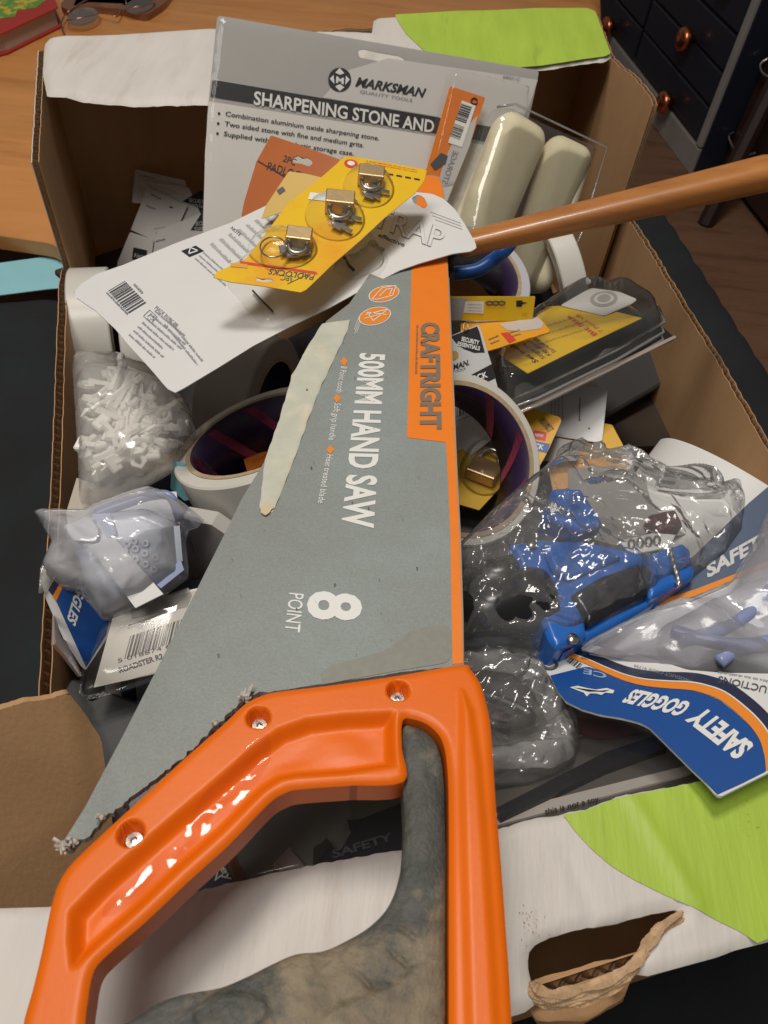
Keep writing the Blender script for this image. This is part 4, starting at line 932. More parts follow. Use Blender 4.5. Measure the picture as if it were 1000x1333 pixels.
# ---- orange card under it
s, r0 = card('bolt_card', 'orange and white torn card between the chain card and the yellow screw pack', 'product card', Plane((635, 457, -.052), (715, 432, -.050), (690, 412, -.052)), rag([(600, 466), (635, 457), (680, 443), (714, 433)], .5, 8, 3)+[(716, 430), (708, 420), (701, 412), (690, 416), (600, 420)], mat('amber_card', (.74, .33, .02), .45), .0008, 0)
s.plate('pale_panel', [(650, 422), (700, 413), (708, 421), (704, 428), (676, 432), (660, 430)], mat('pale_print', (.52, .46, .42), .5), r0, .0003, 0)
s.plate('red_patch', [(652, 434), (662, 433), (672, 443), (663, 447)], pr_red, r0, .0005, 0)
s.lines(((640, 450), (654, 444), (634, 440)), 2, r0, pr_dgrey, 3, .4); s.lines(((668, 440), (682, 436), (662, 431)), 2, r0, pr_dgrey, 3, .4)
# ---- security card
s, r0 = card('security_card', 'white lock card with black corner and coin picture above the right tape roll', 'product card', Plane((586, 440, -.04), (624, 424, -.04), (650, 505, -.062)), [(560, 448), (587, 437), (622, 423), (625, 426), (640, 474), (650, 512), (560, 520)], mat('silver_white_card', (.56, .57, .57), .4), .0008, 0)
s.plate('corner_print', [(587, 438), (621, 425), (624, 432), (631, 459), (617, 459.5), (603, 454), (593, 446)], pr_black, r0, .0003, 0)
s.text('SECURITY', (600, 444), (623, 449.5), (601, 438.5), pr_white, r0, .03, lift=.0006); s.text('ESSENTIALS', (595, 450), (624, 456.5), (596, 445), pr_white, r0, .03, lift=.0006)
s.plate('coin_print', ellipse(590, 463, 7, 6, -20, 16), mat('gold_print', (.45, .28, .06), .4), r0, .0004, 0)
s.text('MARKSMAN.', (562, 491), (611, 475), (561, 484), pr_black, r0, .03, .2, lift=.0004)
s.text('TOOLS', (590, 487), (606, 481), (589, 484), pr_dgrey, r0, lift=.0004)
s.plate('title_block', [(606, 492), (640, 474), (646, 492), (612, 508)], pr_black, r0, .0003, 0)
s.text('LOCK', (610, 499), (635, 491), (608, 492), pr_white, r0, .03, lift=.0006)
V, F = tube([s.pt(605+3*math.cos(t), 427+5*math.sin(t), .002) for t in np.linspace(0, 6.28, 13)], .0005, 6, False); mesh('wire_ring', V, F, brass, r0, True)
# ---- clear screw pack with a yellow label
pF = Plane((666, 516, -.068), (868, 412, -.052), (701, 396, -.075)); sF = Surf(pF)
F_ = thing('driver_bit_pack', 'wide clear blister pack with a yellow label and hanging tab leaning by the right wall', 'blister pack', sF.pt(700, 450))
sF.plate('backing_card', rc([(640, 455), (701, 399), (728, 381), (775, 368), (806, 368), (856, 392), (884, 416), (806, 450), (700, 500), (664, 520), (648, 500)], 5), mat('black_insert', (.020, .020, .022), .4), F_, -.018, .001)
sF.plate('flange', rc([(664, 516), (806, 452), (882, 417), (884, 420), (806, 458), (668, 524)], 1), mat('grey_brown_card', (.34, .27, .22), .6), F_, -.014, .0008)
sF.plate('label', [(648, 460), (690, 420), (712, 399), (728, 398), (786, 412), (803, 406), (836, 414), (760, 450), (687, 486)], ycard, F_, 0, .0006)
sF.plate('hanging_tab', rc([(729, 399), (769, 376), (806, 381), (830, 391), (822, 397), (786, 412)], 4), wcard, F_, .001, .0006)
for k, (rx, m_) in enumerate(((18, gcard), (13, wcard), (9, gcard))): sF.plate('disc_print', ellipse(786, 391, rx, rx*.55, -5, 24), m_, F_, .0014+.0004*k, 0)
sF.text('Set includes', (702, 471), (650, 436), (696, 473), pr_black, F_, .02, lift=.0003)
for k, tx in enumerate(('Single bit', 'Key driver', 'Screw bit')): sF.text(tx, (711+k*7, 466-k*4), (683+k*7, 447-k*4), (706+k*7, 468-k*4), pr_dgrey, F_, .01, lift=.0003)
sF.text('Bit Size', (778, 435), (741, 411), (773, 438), pr_red, F_, .02, lift=.0003); sF.text('7 Piece set', (786, 431), (752, 409), (782, 433), pr_red, F_, 0, lift=.0003)
sF.lines(((700, 452), (770, 430), (690, 425)), 3, F_, mat('faint_brown_print', (.45, .28, .05), .5), 4, .25)
sF2 = Surf(pF, hp=.004)
sF2.field('blister', rc([(640, 450), (660, 425), (701, 397), (728, 379), (775, 366), (806, 366), (846, 384), (868, 412), (800, 450), (700, 498), (662, 517), (645, 500)], 7), film('clear_pack', (.94, .94, .92), .035), F_, .003, lambda x, y, d: .010*np.sqrt(np.minimum(d/.010, 1))-.020*(1-np.minimum(d/.004, 1))+.0030*np.sin(70*x+4*np.sin(50*y)), None)
for dz, o in ((-.004, 0), (-.010, 5), (-.015, 8)):
    V, F = tube([sF.pt(655, 520+o*.3, dz), sF.pt(700, 500+o, dz), sF.pt(804, 450+o, dz), sF.pt(866, 414+o, dz), sF.pt(858, 394, dz)], .0013, 8); mesh('blister_rim', V, F, clear_rim, F_, True)
V, F = tube([sF.pt(775, 462, -.006), sF.pt(790, 452, -.004), sF.pt(806, 446, -.006)], .0022, 8); mesh('blister_rim', V, F, clear_rim, F_, True)
# ---- cards lower right
s, r0 = card('product_card', 'dim white card back with faint print below the clear driver bit pack', 'product card', Plane((714, 502, -.115), (790, 505, -.105), (784, 576, -.125)), [(700, 498), (788, 504), (791, 508), (784, 573), (780, 576), (724, 568), (660, 545), (680, 500)], wcard, .0008, 2)
s.lines(((716, 545), (716, 506), (735, 545)), 4, r0, pr_grey, 3, .4); s.lines(((752, 548), (753, 512), (757, 548)), 1, r0, pr_dgrey, 5, .5); s.plate('hook_hole', ellipse(767, 558, 1.3, 1.3, 0, 8), pr_black, r0, .0004, 0)
s, r0 = card('product_card', 'plain yellow card corner leaning low by the white tape roll', 'product card', Plane((786, 552, -.125), (822, 600, -.125), (730, 600, -.14)), [(700, 540), (786, 551), (797, 553), (820, 596), (826, 615), (720, 640)], mat('amber_yellow', (.70, .40, .03), .45, col2=(.55, .24, .03), c2scale=12), .0008, 2)
s, r0 = card('padlock_card', 'yellow and orange lock card with red patch beside the right tape roll', 'padlock card', Plane((678, 528, -.100), (730, 545, -.100), (700, 615, -.118)), [(672, 525), (729, 543), (731, 548), (712, 590), (696, 618), (670, 625), (640, 560)], mat('amber_card2', (.72, .36, .02), .45, col2=(.75, .48, .02), c2scale=25), .0008, 2)
s.plate('title_patch', [(700, 549), (720, 545), (726, 552), (708, 562)], pr_dgrey, r0, .0003, 0) if False else None
s.text('SECURITY', (704, 545), (718, 561), (708, 543), pr_black, r0, .03); s.text('ESSENTIALS', (701, 548), (714, 563), (704, 546), pr_black, r0, .02)
s.plate('red_patch', [(695, 560), (712, 563), (710, 574), (692, 571)], pr_red, r0, .0003, 0); s.text('NEW', (696, 568), (707, 570), (697, 564), pr_white, r0, .02, lift=.0006)
s.plate('blue_patch', [(696, 574), (716, 578), (712, 590), (690, 585)], pr_blue, r0, .0003, 0); s.text('LOCK', (684, 581), (707, 586), (686, 575), pr_white, r0, .03, lift=.0006)
s, r0 = card('product_card', 'small plain grey card under the dim white card', 'product card', Plane((722, 570, -.118), (757, 576, -.118), (750, 600, -.128)), [(712, 568), (757, 575), (750, 600), (706, 600)], gcard, .0008, 1)
s, r0 = card('padlock_card', 'yellow card holding a brass padlock seen inside the right tape roll', 'padlock card', Plane((600, 650, -.125), (665, 590, -.125), (620, 600, -.125)), [(560, 600), (620, 578), (664, 590), (660, 625), (624, 664), (596, 656), (560, 660)], mat('dull_yellow_card', (.58, .36, .03), .45), .0008, 1)
padlock(s, r0, (610, 604), (652, 612), (604, 622), .016, (), None, sh=-.9) if False else None
def big_lock(s, root, c, up, side, W_, Hh, th):
    o = s.pt(*c, th/2+.001); ey = s.pt(*up, th/2+.001)-o; ey /= np.linalg.norm(ey); n = s.p.n; ex = np.cross(ey, n)
    V, F = rbox(o, ex, ey, n, (W_, Hh, th), .0012, 2); mesh('padlock_body', V, F, brass, root)
    e = o+ey*Hh/2; w = W_*.32
    U = [e-ex*w-ey*.001, e-ex*w+ey*.008]+[e-ex*w*math.cos(t)+ey*(.008+w*math.sin(t)) for t in np.linspace(.3, 2.84, 9)]+[e+ex*w+ey*.008, e+ex*w-ey*.001]
    V, F = tube(U, W_*.075, 10); mesh('shackle', V, F, steel, root, True)
big_lock(s, r0, (627, 620), (638, 598), None, .024, .018, .011)
s.field('blister', ellipse(632, 612, 34, 34, 0, 24), clear, r0, .003, dome(.017, .012), None)
s, r0 = card('product_card', 'grey white card with a dark barcode seen through the right tape roll', 'product card', Plane((592, 505, -.10), (646, 545, -.10), (592, 590, -.13)), [(570, 500), (610, 512), (632, 524), (648, 548), (642, 570), (600, 604), (570, 610)], wcard, .0008, 1)
s.bars(((592, 545), (626, 530), (592, 532)), r0, 12, 4, m=pr_dgrey); s.lines(((592, 551), (630, 535), (592, 548)), 1, r0, None, 5, .7)
# ---- things seen inside the left tape roll
s, r0 = card('product_card', 'orange card scrap seen at the bottom of the left tape roll', 'product card', Plane((316, 596, -.12), (345, 590, -.12), (330, 612, -.12)), [(316, 594), (350, 582), (356, 600), (322, 614)], ocard, .0008, 1); s.lines(((330, 604), (350, 594), (328, 600)), 2, r0, pr_dgrey, 3, .4)
s, r0 = card('clear_card', 'small greyish clear sheet standing in the left tape roll', 'packet', Plane((262, 600, -.09), (276, 612, -.10), (264, 625, -.115)), [(262, 597), (277, 612), (275, 632), (262, 624)], mat('smoky_clear', (.10, .09, .12), .2), .0006, 1)
dark_card = mat('dark_card', (.030, .030, .033), .4, bump=.1)
s, r0 = card('blister_card', 'black blister card lying at the bottom of the left tape roll', 'blister pack', Plane((290, 640, -.13), (360, 600, -.13), (350, 660, -.14)), [(250, 600), (330, 560), (420, 560), (420, 660), (280, 680)], dark_card, .0015, 2)
# ---- bag of white clips
pG = Plane((94, 476, -.078), (222, 500, -.085), (105, 655, -.070)); sG = Surf(pG)
clip_m = mat('white_nylon', (.84, .83, .80), .4, spec=.4)
def clip_mesh():
    mb = MB(); L_ = .036
    mb.add(*tube([(-L_/2, 0, 0), (-L_/4, .0008, 0), (L_/4, 0, 0), (L_/2, 0, 0)], [.0034, .0026, .0026, .0036], 5))
    mb.add(*tube([(L_/2*.95, 0, 0), (L_/2+.005, .003, 0), (L_/2+.006, .0075, 0), (L_/2+.001, .0095, 0), (L_/2-.004, .007, 0)], .0019, 5))
    mb.add(*rbox((-L_/2, 0, 0), (1, 0, 0), (0, 1, 0), (0, 0, 1), (.008, .012, .0045), .001, 1))
    mb.add(*rbox((-.002, .0035, 0), (1, 0, 0), (0, 1, 0), (0, 0, 1), (.012, .0022, .003), .0004, 1))
    return mb.build('plastic_clip', clip_m, None, False)
c0 = clip_mesh(); rnd = random.Random(12); gpoly = [(104, 490), (160, 484), (212, 505), (243, 545), (248, 566), (220, 606), (160, 636), (116, 644), (106, 570)]
gl2 = sG.L(gpoly); n_c = 0; tries = 0
tag(c0, 'white nylon clip loose in the clear bag of clips at the left wall', 'clip', 'white clips in the clear bag')
while n_c < 42 and tries < 900:
    tries += 1; u, v = rnd.uniform(100, 250), rnd.uniform(486, 640); l = sG.loc(u, v)
    D, _, _ = sdf([gl2], np.array([l[0]]), np.array([l[1]]))
    if D[0] < .017: continue
    h = rnd.uniform(.001, min(.016, D[0]*.6)); p = pG.pos(l[0], l[1], h)
    o = c0 if n_c == 0 else c0.copy()
    if n_c: COL.objects.link(o)
    a = rnd.uniform(0, 6.28) if v < 580 else rnd.gauss(.55, .5)
    M = Matrix((pG.ex, pG.ey, pG.n)).transposed() @ Matrix.Rotation(a, 3, 'Z') @ Matrix.Rotation(rnd.uniform(-.25, .25), 3, 'Y') @ Matrix.Rotation(rnd.uniform(0, 6.28), 3, 'X')
    o.matrix_world = Matrix.Translation(Vector(p)) @ M.to_4x4(); n_c += 1
def bag(name, label, plane, outline, m, hgt, seed, amp=.004, edge=.02, cell=.0022, scale=60, group=None, floor=-.002, cat='plastic bag', low=True):
    s = Surf(plane); root = thing(name, label, cat, s.pt(*outline[0]), group); cr = crumple(seed, amp, scale, 6); cr2 = crumple(seed+50, amp*(.8 if m is clearbag else .35), scale*2.6, 5)
    s.field('upper_film', outline, m, root, cell, lambda x, y, d: hgt*np.sqrt(np.clip(1-(1-np.minimum(d/edge, 1))**2, 0, 1))+(cr(x, y)+cr2(x, y))*sst(0, edge*.5, d), None)
    if low: s.field('lower_film', outline, m, root, .006, lambda x, y, d: floor-.004*sst(0, .02, d), None)
    return s, root
bag('clear_bag', 'clear grip bag full of white nylon clips lying by the left wall', pG, rc([(94, 474), (157, 473), (212, 494), (249, 538), (256, 566), (223, 614), (159, 649), (131, 656), (104, 655), (100, 570)], 4), milkbag, .023, 3, .0035, .020)
# pale sheet under the bag, blue sliver, small white carton
s, r0 = card('clear_card', 'pale translucent sheet between the clip bag and the left wall', 'packet', Plane((88, 630, -.10), (140, 640, -.10), (95, 680, -.10)), [(86, 668), (100, 622), (150, 640), (190, 650), (180, 690), (90, 690)], mat('pale_sheet', (.48, .43, .36), .4), .0006, 1)
s, r0 = card('blue_packet', 'pale turquoise packet edge between clip bag and left tape roll', 'packet', Plane((226, 612, -.085), (262, 640, -.085), (240, 650, -.10)), [(224, 600), (240, 604), (250, 640), (262, 648), (240, 652), (222, 636)], mat('turquoise_packet', (.20, .50, .58), .35), .001, 1)
s, r0 = card('white_carton', 'white carton side standing between goggles bag and the saw', 'carton', Plane((238, 680, -.075), (276, 690, -.075), (246, 760, -.14)), [(236, 676), (275, 683), (300, 700), (270, 770), (246, 770)], mat('dull_white_card', (.48, .46, .43), .5), .012, 1)
s.lines(((245, 700), (252, 722), (249, 699)), 1, r0, None, 3, .6)
s, r0 = card('white_carton', 'small white carton top peeking out above the goggles bag', 'carton', Plane((128, 660, -.078), (180, 645, -.078), (135, 690, -.085)), [(127, 656), (175, 640), (230, 640), (235, 690), (135, 690)], wcard, .01, 1)
# ---- vented goggles in a bluish bag (left)
pH = Plane((95, 700, -.062), (232, 680, -.060), (140, 800, -.084)); sH = Surf(pH)
H_ = thing('safety_goggles', 'clear blue tinted vented safety goggles wrapped in a bag at the left wall', 'goggles', sH.pt(150, 730))
gog = mat('goggle_plastic', (.62, .65, .70), .25, coat=.4); gogd = mat('goggle_vent_plate', (.20, .24, .30), .25, coat=.3); gogb = mat('goggle_blue_edge', (.24, .29, .50), .3, coat=.3)
Hb = Surf(pH, hp=0)
Hb.field('goggle_frame', rc([(84, 692), (128, 668), (190, 662), (236, 682), (241, 745), (136, 802), (108, 752)], 8), gog, H_, .003, dome(.010, .008), .022)
Ht = Surf(pH, hp=.0125)
Ht.plate('vent_plate', [(158, 712), (190, 690), (234, 684), (238, 730), (200, 752)], gogd, H_, 0, .002)
Ht.plate('lens_edge', [(196, 754), (236, 730), (240, 742), (210, 766)], gogb, H_, .001, .003)
Ht.plate('lens_edge', [(120, 670), (144, 668), (152, 696), (142, 700)], gogb, H_, .001, .002)
Ht.plate('white_band', [(118, 712), (150, 700), (214, 774), (178, 792)], mat('white_band', (.80, .80, .78), .4), H_, .004, .003)
Ht.plate('white_band', rc([(86, 686), (116, 672), (130, 690), (126, 706), (96, 704)], 6), wcard, H_, .002, .002)
for (u, v) in ((166, 709), (175, 705), (190, 708), (163, 718), (177, 715), (189, 721), (177, 728), (203, 726), (201, 742), (190, 735)):
    V, F = tube([Ht.pt(u+3.6*math.cos(t), v+3.6*math.sin(t), .0008) for t in np.linspace(0, 6.28, 13)], .0009, 6, False); mesh('vent_ring', V, F, gog, H_, True)
V, F = tube(spline([sH.pt(u, v, .006) for u, v in ((128, 672), (160, 660), (200, 648), (224, 650), (236, 680))], 6), .003, 8); mesh('strap', V, F, gogb, H_, True)
bag('clear_bag', 'bluish crinkled bag wrapped round the goggles on the left rim', Plane((95, 700, -.066), (232, 680, -.064), (140, 800, -.088)), [(46, 668), (60, 663), (112, 664), (129, 655), (160, 644), (196, 634), (222, 642), (240, 655), (266, 676), (262, 684), (240, 692), (246, 752), (200, 786), (136, 810), (106, 775), (84, 770), (64, 752), (58, 736), (70, 708)], bluebag, .034, 9, .007, .03, .0018, 70)
bag('clear_bag', 'small milky twist of plastic bag on the left rim beside the blue card', Plane((60, 745, -.070), (112, 740, -.072), (75, 780, -.074)), [(52, 742), (66, 712), (84, 700), (104, 712), (116, 742), (104, 766), (88, 768), (72, 752), (60, 768), (50, 776)], milkbag, .012, 14, .012, .015, .0018, 90)
# ---- blue goggles card left
s, r0 = card('goggles_card', 'blue card ending in GGLES standing against the left wall', 'product card', Plane((72, 775, -.078), (112, 760, -.078), (108, 868, -.115)), [(52, 752), (64, 748), (84, 752), (112, 740), (150, 790), (140, 830), (112, 872), (106, 868), (82, 830), (60, 780)], wcard, .001, 1)
s.plate('blue_panel', [(73, 782), (84, 760), (112, 744), (146, 790), (138, 826), (112, 868)], pr_blue, r0, .0003, 0)
s.plate('orange_strip', [(68, 776), (79, 757), (83, 761), (73, 783)], pr_orange, r0, .0004, 0); s.plate('navy_strip', [(63, 768), (72, 751), (79, 757), (69, 776)], pr_navy, r0, .0004, 0)
s.text('GOGGLES', (108, 736), (87.5, 806), (118, 746), pr_white, r0, .035, .1, lift=.0006)
s2, r1 = card('clear_card', 'narrow grey plastic card edge beside the blue goggles card', 'packet', Plane((70, 800, -.085), (84, 830, -.09), (108, 880, -.12)), [(70, 792), (80, 830), (92, 838), (110, 880), (104, 880), (84, 852), (72, 838)], mat('greyish_plastic', (.42, .36, .30), .35), .001, 1)
# ---- roadster packet
pI = Plane((150, 804, -.085), (250, 768, -.085), (122, 895, -.092))
s, I_ = card('barcode_packet', 'white packet with a long barcode in a clear grey edged pack beside the saw', 'packet', pI, [(148, 800), (200, 778), (260, 765), (235, 870), (122, 895)], mat('warm_white_card', (.68, .66, .63), .45), .0008, 1)
s.bars(((162, 858), (240, 832), (170, 828)), I_, 24, 21, m=pr_black)
s.text('5 018874 62', (154, 863), (230, 841), (153, 858), pr_dgrey, I_, 0); s.text('ROADSTER R2', (156, 876), (213, 857), (154, 869.5), pr_black, I_, .03)
s.lines(((166, 820), (232, 796), (168, 812)), 2, I_, None, 5, .4)
s.plate('grey_panel', [(170, 792), (245, 765), (250, 775), (244, 790), (172, 806)], gcard, I_, .0003, 0)
si = Surf(pI, hp=.002); si.field('blister', rc([(104, 906), (112, 862), (130, 810), (200, 775), (262, 762), (240, 872), (150, 900), (112, 908)], 6), film('grey_clear', (.92, .91, .89), .05, (.5, .48, .45), .1, .15), I_, .0035, lambda x, y, d: .009*np.sqrt(np.minimum(d/.009, 1))-.006, None)
V, F = tube([si.pt(112, 862, .001), si.pt(104, 903, .001), si.pt(114, 908, .001), si.pt(150, 900, .001), si.pt(240, 872, .001)], .0014, 8); mesh('blister_rim', V, F, clear, I_, True)
# dark plier handles and blue cap bottom left
s, r0 = card('grey_card', 'grey card strip standing between black straps below the barcode packet', 'product card', Plane((140, 895, -.12), (170, 890, -.12), (150, 950, -.15)), [(136, 890), (166, 885), (165, 930), (152, 960), (142, 930)], mat('mid_grey_card', (.34, .31, .30), .5), .001, 1)
for k, pts in enumerate((((118, 890), (126, 915), (134, 945), (160, 975)), ((166, 880), (168, 905), (170, 930), (164, 960)))):
    V, F = tube(spline([P(u, v, -.115-.01*i) for i, (u, v) in enumerate(pts)], 5), .0055-.001*k, 10)
    tag(mesh('black_strap', V, F, black_pl, None, True), ['curved black strap left of the grey card strip', 'black strap between the grey card strip and the saw'][k], 'strap')
cp = np.array(P(176, 985, -.13)); V, F = lathe(cp, (-.25, .35, .9), [(.0, -.02), (.024, -.02), (.028, -.012), (.029, .012), (.026, .02), (.024, .02), (.022, .008), (.0, .006)], 36)
tag(mesh('bottle_cap', V, F, mat('blue_cap_plastic', (.035, .11, .36), .4, coat=.2), None, True), 'round blue plastic cap in the dark corner left of the saw', 'cap')
# ---- clamp in a clear crinkled bag
pJ = Plane((680, 735, -.020), (880, 715, -.026), (735, 840, -.018)); sJ = Surf(pJ)
J_ = thing('bar_clamp', 'blue and black plastic clamp wrapped in a crinkled clear bag right of the saw', 'clamp', sJ.pt(760, 760))
cb1 = mat('clamp_blue', (.015, .125, .48), .32, var=.06, vscale=30, coat=.3); cbk = mat('clamp_black', (.012, .012, .014), .3, coat=.2)
p_, q_ = sJ.pt(596, 796, -.006), sJ.pt(712, 772, -.004); yv, zv, _ = frame(q_-p_)
def slab(name, ol, m, top, t, r=4, bev=.003, cell=.0015):
    return Surf(pJ, hp=top).field(name, rc(ol, r), m, J_, cell, lambda x, y, d: -bev*(1-np.sqrt(np.clip(1-(1-np.minimum(d/bev, 1))**2, 0, 1))), t)
slab('jaw', [(664, 706), (706, 700), (770, 704), (828, 716), (850, 725), (760, 770), (765, 826), (727, 844), (716, 832), (690, 760)], cb1, .004, .022)
slab('jaw_face', [(706, 705), (766, 708), (812, 722), (742, 752), (720, 740)], cb1, .009, .006)
slab('black_insert', [(744, 772), (784, 748), (838, 730), (852, 745), (846, 770), (800, 792), (768, 812)], cbk, .007, .012)
slab('handle_end', [(835, 722), (890, 705), (900, 714), (906, 748), (848, 778), (838, 750)], cb1, .006, .018)
slab('lower_jaw', [(765, 812), (848, 776), (856, 782), (800, 815), (735, 846)], cb1, .0, .015)
slab('upper_arm', [(719, 634), (757, 634), (787, 680), (760, 690), (706, 672)], cb1, -.002, .014)
slab('metal_clip', [(871, 713), (876, 711), (889, 758), (884, 761)], steel, .010, .004, 1, .0008, .001)
for k in range(0):
    t_ = .35+.09*k; c_ = p_+(q_-p_)*t_; V, F = tube([c_+(yv*math.cos(a)+zv*math.sin(a))*.0186 for a in np.linspace(0, 6.283, 25)], .0012, 6, False); mesh('grip_ridge', V, F, cbk, J_, True)
for (u, v) in ((690, 716), (742, 838), (858, 738)):
    V, F = lathe(sJ.pt(u, v, .0045), pJ.n, [(0, 0), (.0032, 0), (.0030, .0012), (0, .0014)], 16); mesh('screw', V, F, steel, J_, True)
slab('red_grip', [(845, 668), (880, 660), (892, 682), (860, 692)], mat('maroon_plastic', (.10, .025, .035), .35), -.006, .012)
p, q = sJ.pt(596, 796, -.006), sJ.pt(712, 772, -.004)
V, F = lathe(p, q-p, [(.0, 0), (.012, .002), (.0145, .02), (.0185, .045), (.0165, np.linalg.norm(q-p)), (0, np.linalg.norm(q-p)+.001)], 32); mesh('handle_tube', V, F, cbk, J_, True)
V, F = lathe(sJ.pt(606, 748, -.012), q-p, [(.0, 0), (.012, .002), (.013, .05), (0, .052)], 24); mesh('handle_tube', V, F, cbk, J_, True)
s, r0 = card('ring_card', 'pale card with a row of wire rings inside the clamp bag', 'product card', Plane((812, 716, -.022), (868, 706, -.022), (814, 700, -.026)), [(806, 704), (850, 694), (880, 696), (870, 712), (822, 722)], wcard, .0008, 1)
for k in range(4):
    V, F = tube([s.pt(822+k*11+4*math.cos(t), 710-k*1.5+5.5*math.sin(t), .0012) for t in np.linspace(0, 6.28, 13)], .0007, 6, False); mesh('wire_ring', V, F, steel, r0, True)
bag('clear_bag', 'crinkled clear bag wrapped round the blue clamp right of the saw', Plane((680, 735, -.036), (880, 715, -.040), (735, 840, -.034)), [(590, 722), (622, 690), (660, 655), (690, 630), (712, 612), (720, 597), (732, 595), (746, 602), (800, 612), (852, 640), (905, 650), (942, 650), (962, 672), (958, 712), (935, 740), (895, 765), (850, 792), (790, 828), (740, 850), (690, 852), (640, 846), (590, 852)], clearbag, .036, 21, .019, .030, .0012, 75)
# ---- pale packet behind the clamp, dim things
s, r0 = card('clear_card', 'grey clear packet under the clamp bag beside the big white tape', 'packet', Plane((780, 620, -.09), (900, 650, -.08), (800, 700, -.08)), [(740, 610), (800, 606), (900, 640), (930, 690), (800, 710), (740, 690)], mat('dim_grey_card', (.26, .25, .24), .45), .001, 3)
# ---- second goggles card (top right) and its milky bag
pK = Plane((860, 785, -.030), (1000, 690, -.018), (960, 810, -.018))
hK = None
s, K_ = card('goggles_card', 'blue grey SAFETY card with an orange stripe at the right edge under the clamp bag', 'product card', pK, [(820, 800), (850, 770), (905, 722), (975, 655), (1060, 590), (1060, 800), (1000, 860), (800, 850), (770, 830)], wcard, .001, 1, hp=-.004)
s.plate('blue_panel', [(840, 775), (905, 722), (975, 655), (1040, 600), (1040, 722), (1000, 738), (962, 750), (905, 771), (858, 786)], mat('slate_blue_print', (.10, .13, .20), .35, coat=.2), K_, .0003, 0)
s.plate('orange_strip', [(856, 783), (905, 768), (962, 746), (1040, 714), (1040, 722), (962, 753), (905, 777), (858, 790)], pr_orange, K_, .0006, 0)
s.plate('navy_strip', [(810, 808), (858, 790), (905, 777), (956, 756), (948, 763), (900, 784), (850, 797)], pr_navy, K_, .0006, 0)
s.text('SAFETY', (921, 753), (1010, 702), (918, 737), mat('silver_ink', (.60, .60, .60), .35), K_, .04, .1, lift=.0007)
L_ = thing('safety_goggles', 'white bagged safety goggles at the right edge with blue tinted rims', 'goggles', P(940, 820, -.02))
Ls_ = Surf(Plane((820, 860, -.022), (1000, 880, -.008), (960, 740, -.016)))
gw = mat('goggle_clear_white', (.55, .56, .60), .25, coat=.4)
Ls_.field('goggle_frame', rc([(850, 822), (930, 780), (1010, 745), (1080, 760), (1080, 880), (960, 880), (880, 862)], 20), gw, L_, .004, dome(.012, .02), .01)
for pts in (((880, 850), (930, 840), (975, 812), (1010, 770)), ((870, 838), (910, 850), (960, 858), (1010, 850)), ((930, 880), (960, 862), (1010, 856))):
    V, F = tube(spline([Ls_.pt(u, v, .012) for u, v in pts], 6), .0035, 10); mesh('goggle_rim', V, F, gogb, L_, True)
bag('clear_bag', 'milky bag round the white goggles at the right edge above the blue card', Plane((820, 860, -.016), (1000, 880, -.004), (960, 740, -.012)), [(752, 846), (800, 820), (850, 798), (900, 782), (948, 762), (985, 700), (1010, 640), (1100, 640), (1100, 900), (1000, 884), (940, 872), (905, 880), (860, 868), (800, 856)], film('whitish_bag_film', (.92, .92, .94), .30, (.70, .70, .76), rough=.16, edge=.38, bump=.2, bscale=100, base=.02), .020, 31, .009, .03, .0022, 45)
# ---- blue safety goggles card, bent over the front flap
pM = Plane((716, 882, -.030), (935, 1034, .012), (1000, 880, -.004))
hM = lambda x, y: .007*np.sin(26*np.asarray(x)+.3)
sM = Surf(pM, hM); M_ = thing('goggles_card', 'bent blue and white SAFETY GOGGLES card hanging over the green front flap', 'product card', sM.pt(840, 900))
mo = [(700, 862), (716, 880), (726, 900), (737, 914), (758, 924), (782, 931), (808, 935), (832, 941), (846, 948), (857, 959), (876, 978), (899, 1001), (918, 1019), (933, 1036), (938, 1037), (968, 1022), (1000, 1006), (1120, 950), (1120, 872), (1000, 877), (940, 876), (895, 872), (849, 858), (800, 845), (760, 838), (735, 836), (700, 845)]
sM.field('backing_card', mo, wcard, M_, .002, None, .0010)
bp = [(716, 880), (726, 900), (737, 914), (758, 924), (782, 931), (808, 935), (832, 941), (846, 948), (857, 959), (876, 978), (899, 1001), (918, 1019), (934, 1035), (965, 1021), (999, 1004), (997, 985), (990, 962), (975, 944), (955, 926), (937, 912), (918, 904), (899, 899), (870, 896), (840, 893), (818, 887), (798, 880), (780, 873), (764, 868), (740, 874)]
sM.field('blue_panel', bp, pr_blue, M_, .002, lambda x, y, d: .0003+0*x, None)
oc = [(740, 853), (764, 862), (790, 874), (815, 884), (840, 890), (870, 893), (899, 895), (920, 900), (940, 908), (960, 923), (980, 942), (994, 962), (1001, 985), (1003, 1003)]
def band(surf, c, w0, w1, m, parent, name, lift):
    c = spline([np.array([a, b, 0.]) for a, b in c], 4); mb = MB(); V = []
    for i, p in enumerate(c):
        d = c[min(i+1, len(c)-1)]-c[max(i-1, 0)]; d /= np.linalg.norm(d); n = np.array([d[1], -d[0], 0]); k = i/(len(c)-1)
        V += [surf.pt(*(p+n*(w0[0]+(w0[1]-w0[0])*k))[:2], lift), surf.pt(*(p+n*(w1[0]+(w1[1]-w1[0])*k))[:2], lift)]
    mb.add(V, [(2*i, 2*i+2, 2*i+3, 2*i+1) for i in range(len(c)-1)]); return mb.build(name, m, parent)
band(sM, oc, (-3, -6), (2, 9), pr_orange, M_, 'orange_strip', .0006)
band(sM, oc, (3, 11), (12, 26), pr_navy, M_, 'navy_strip', .0006)
band(sM, oc, (2, 9), (3, 11), pr_white, M_, 'white_line', .0007)
sM.text('SAFETY', (981, 972), (912, 920), (961, 992), pr_white, M_, .045, .15, lift=.0007)
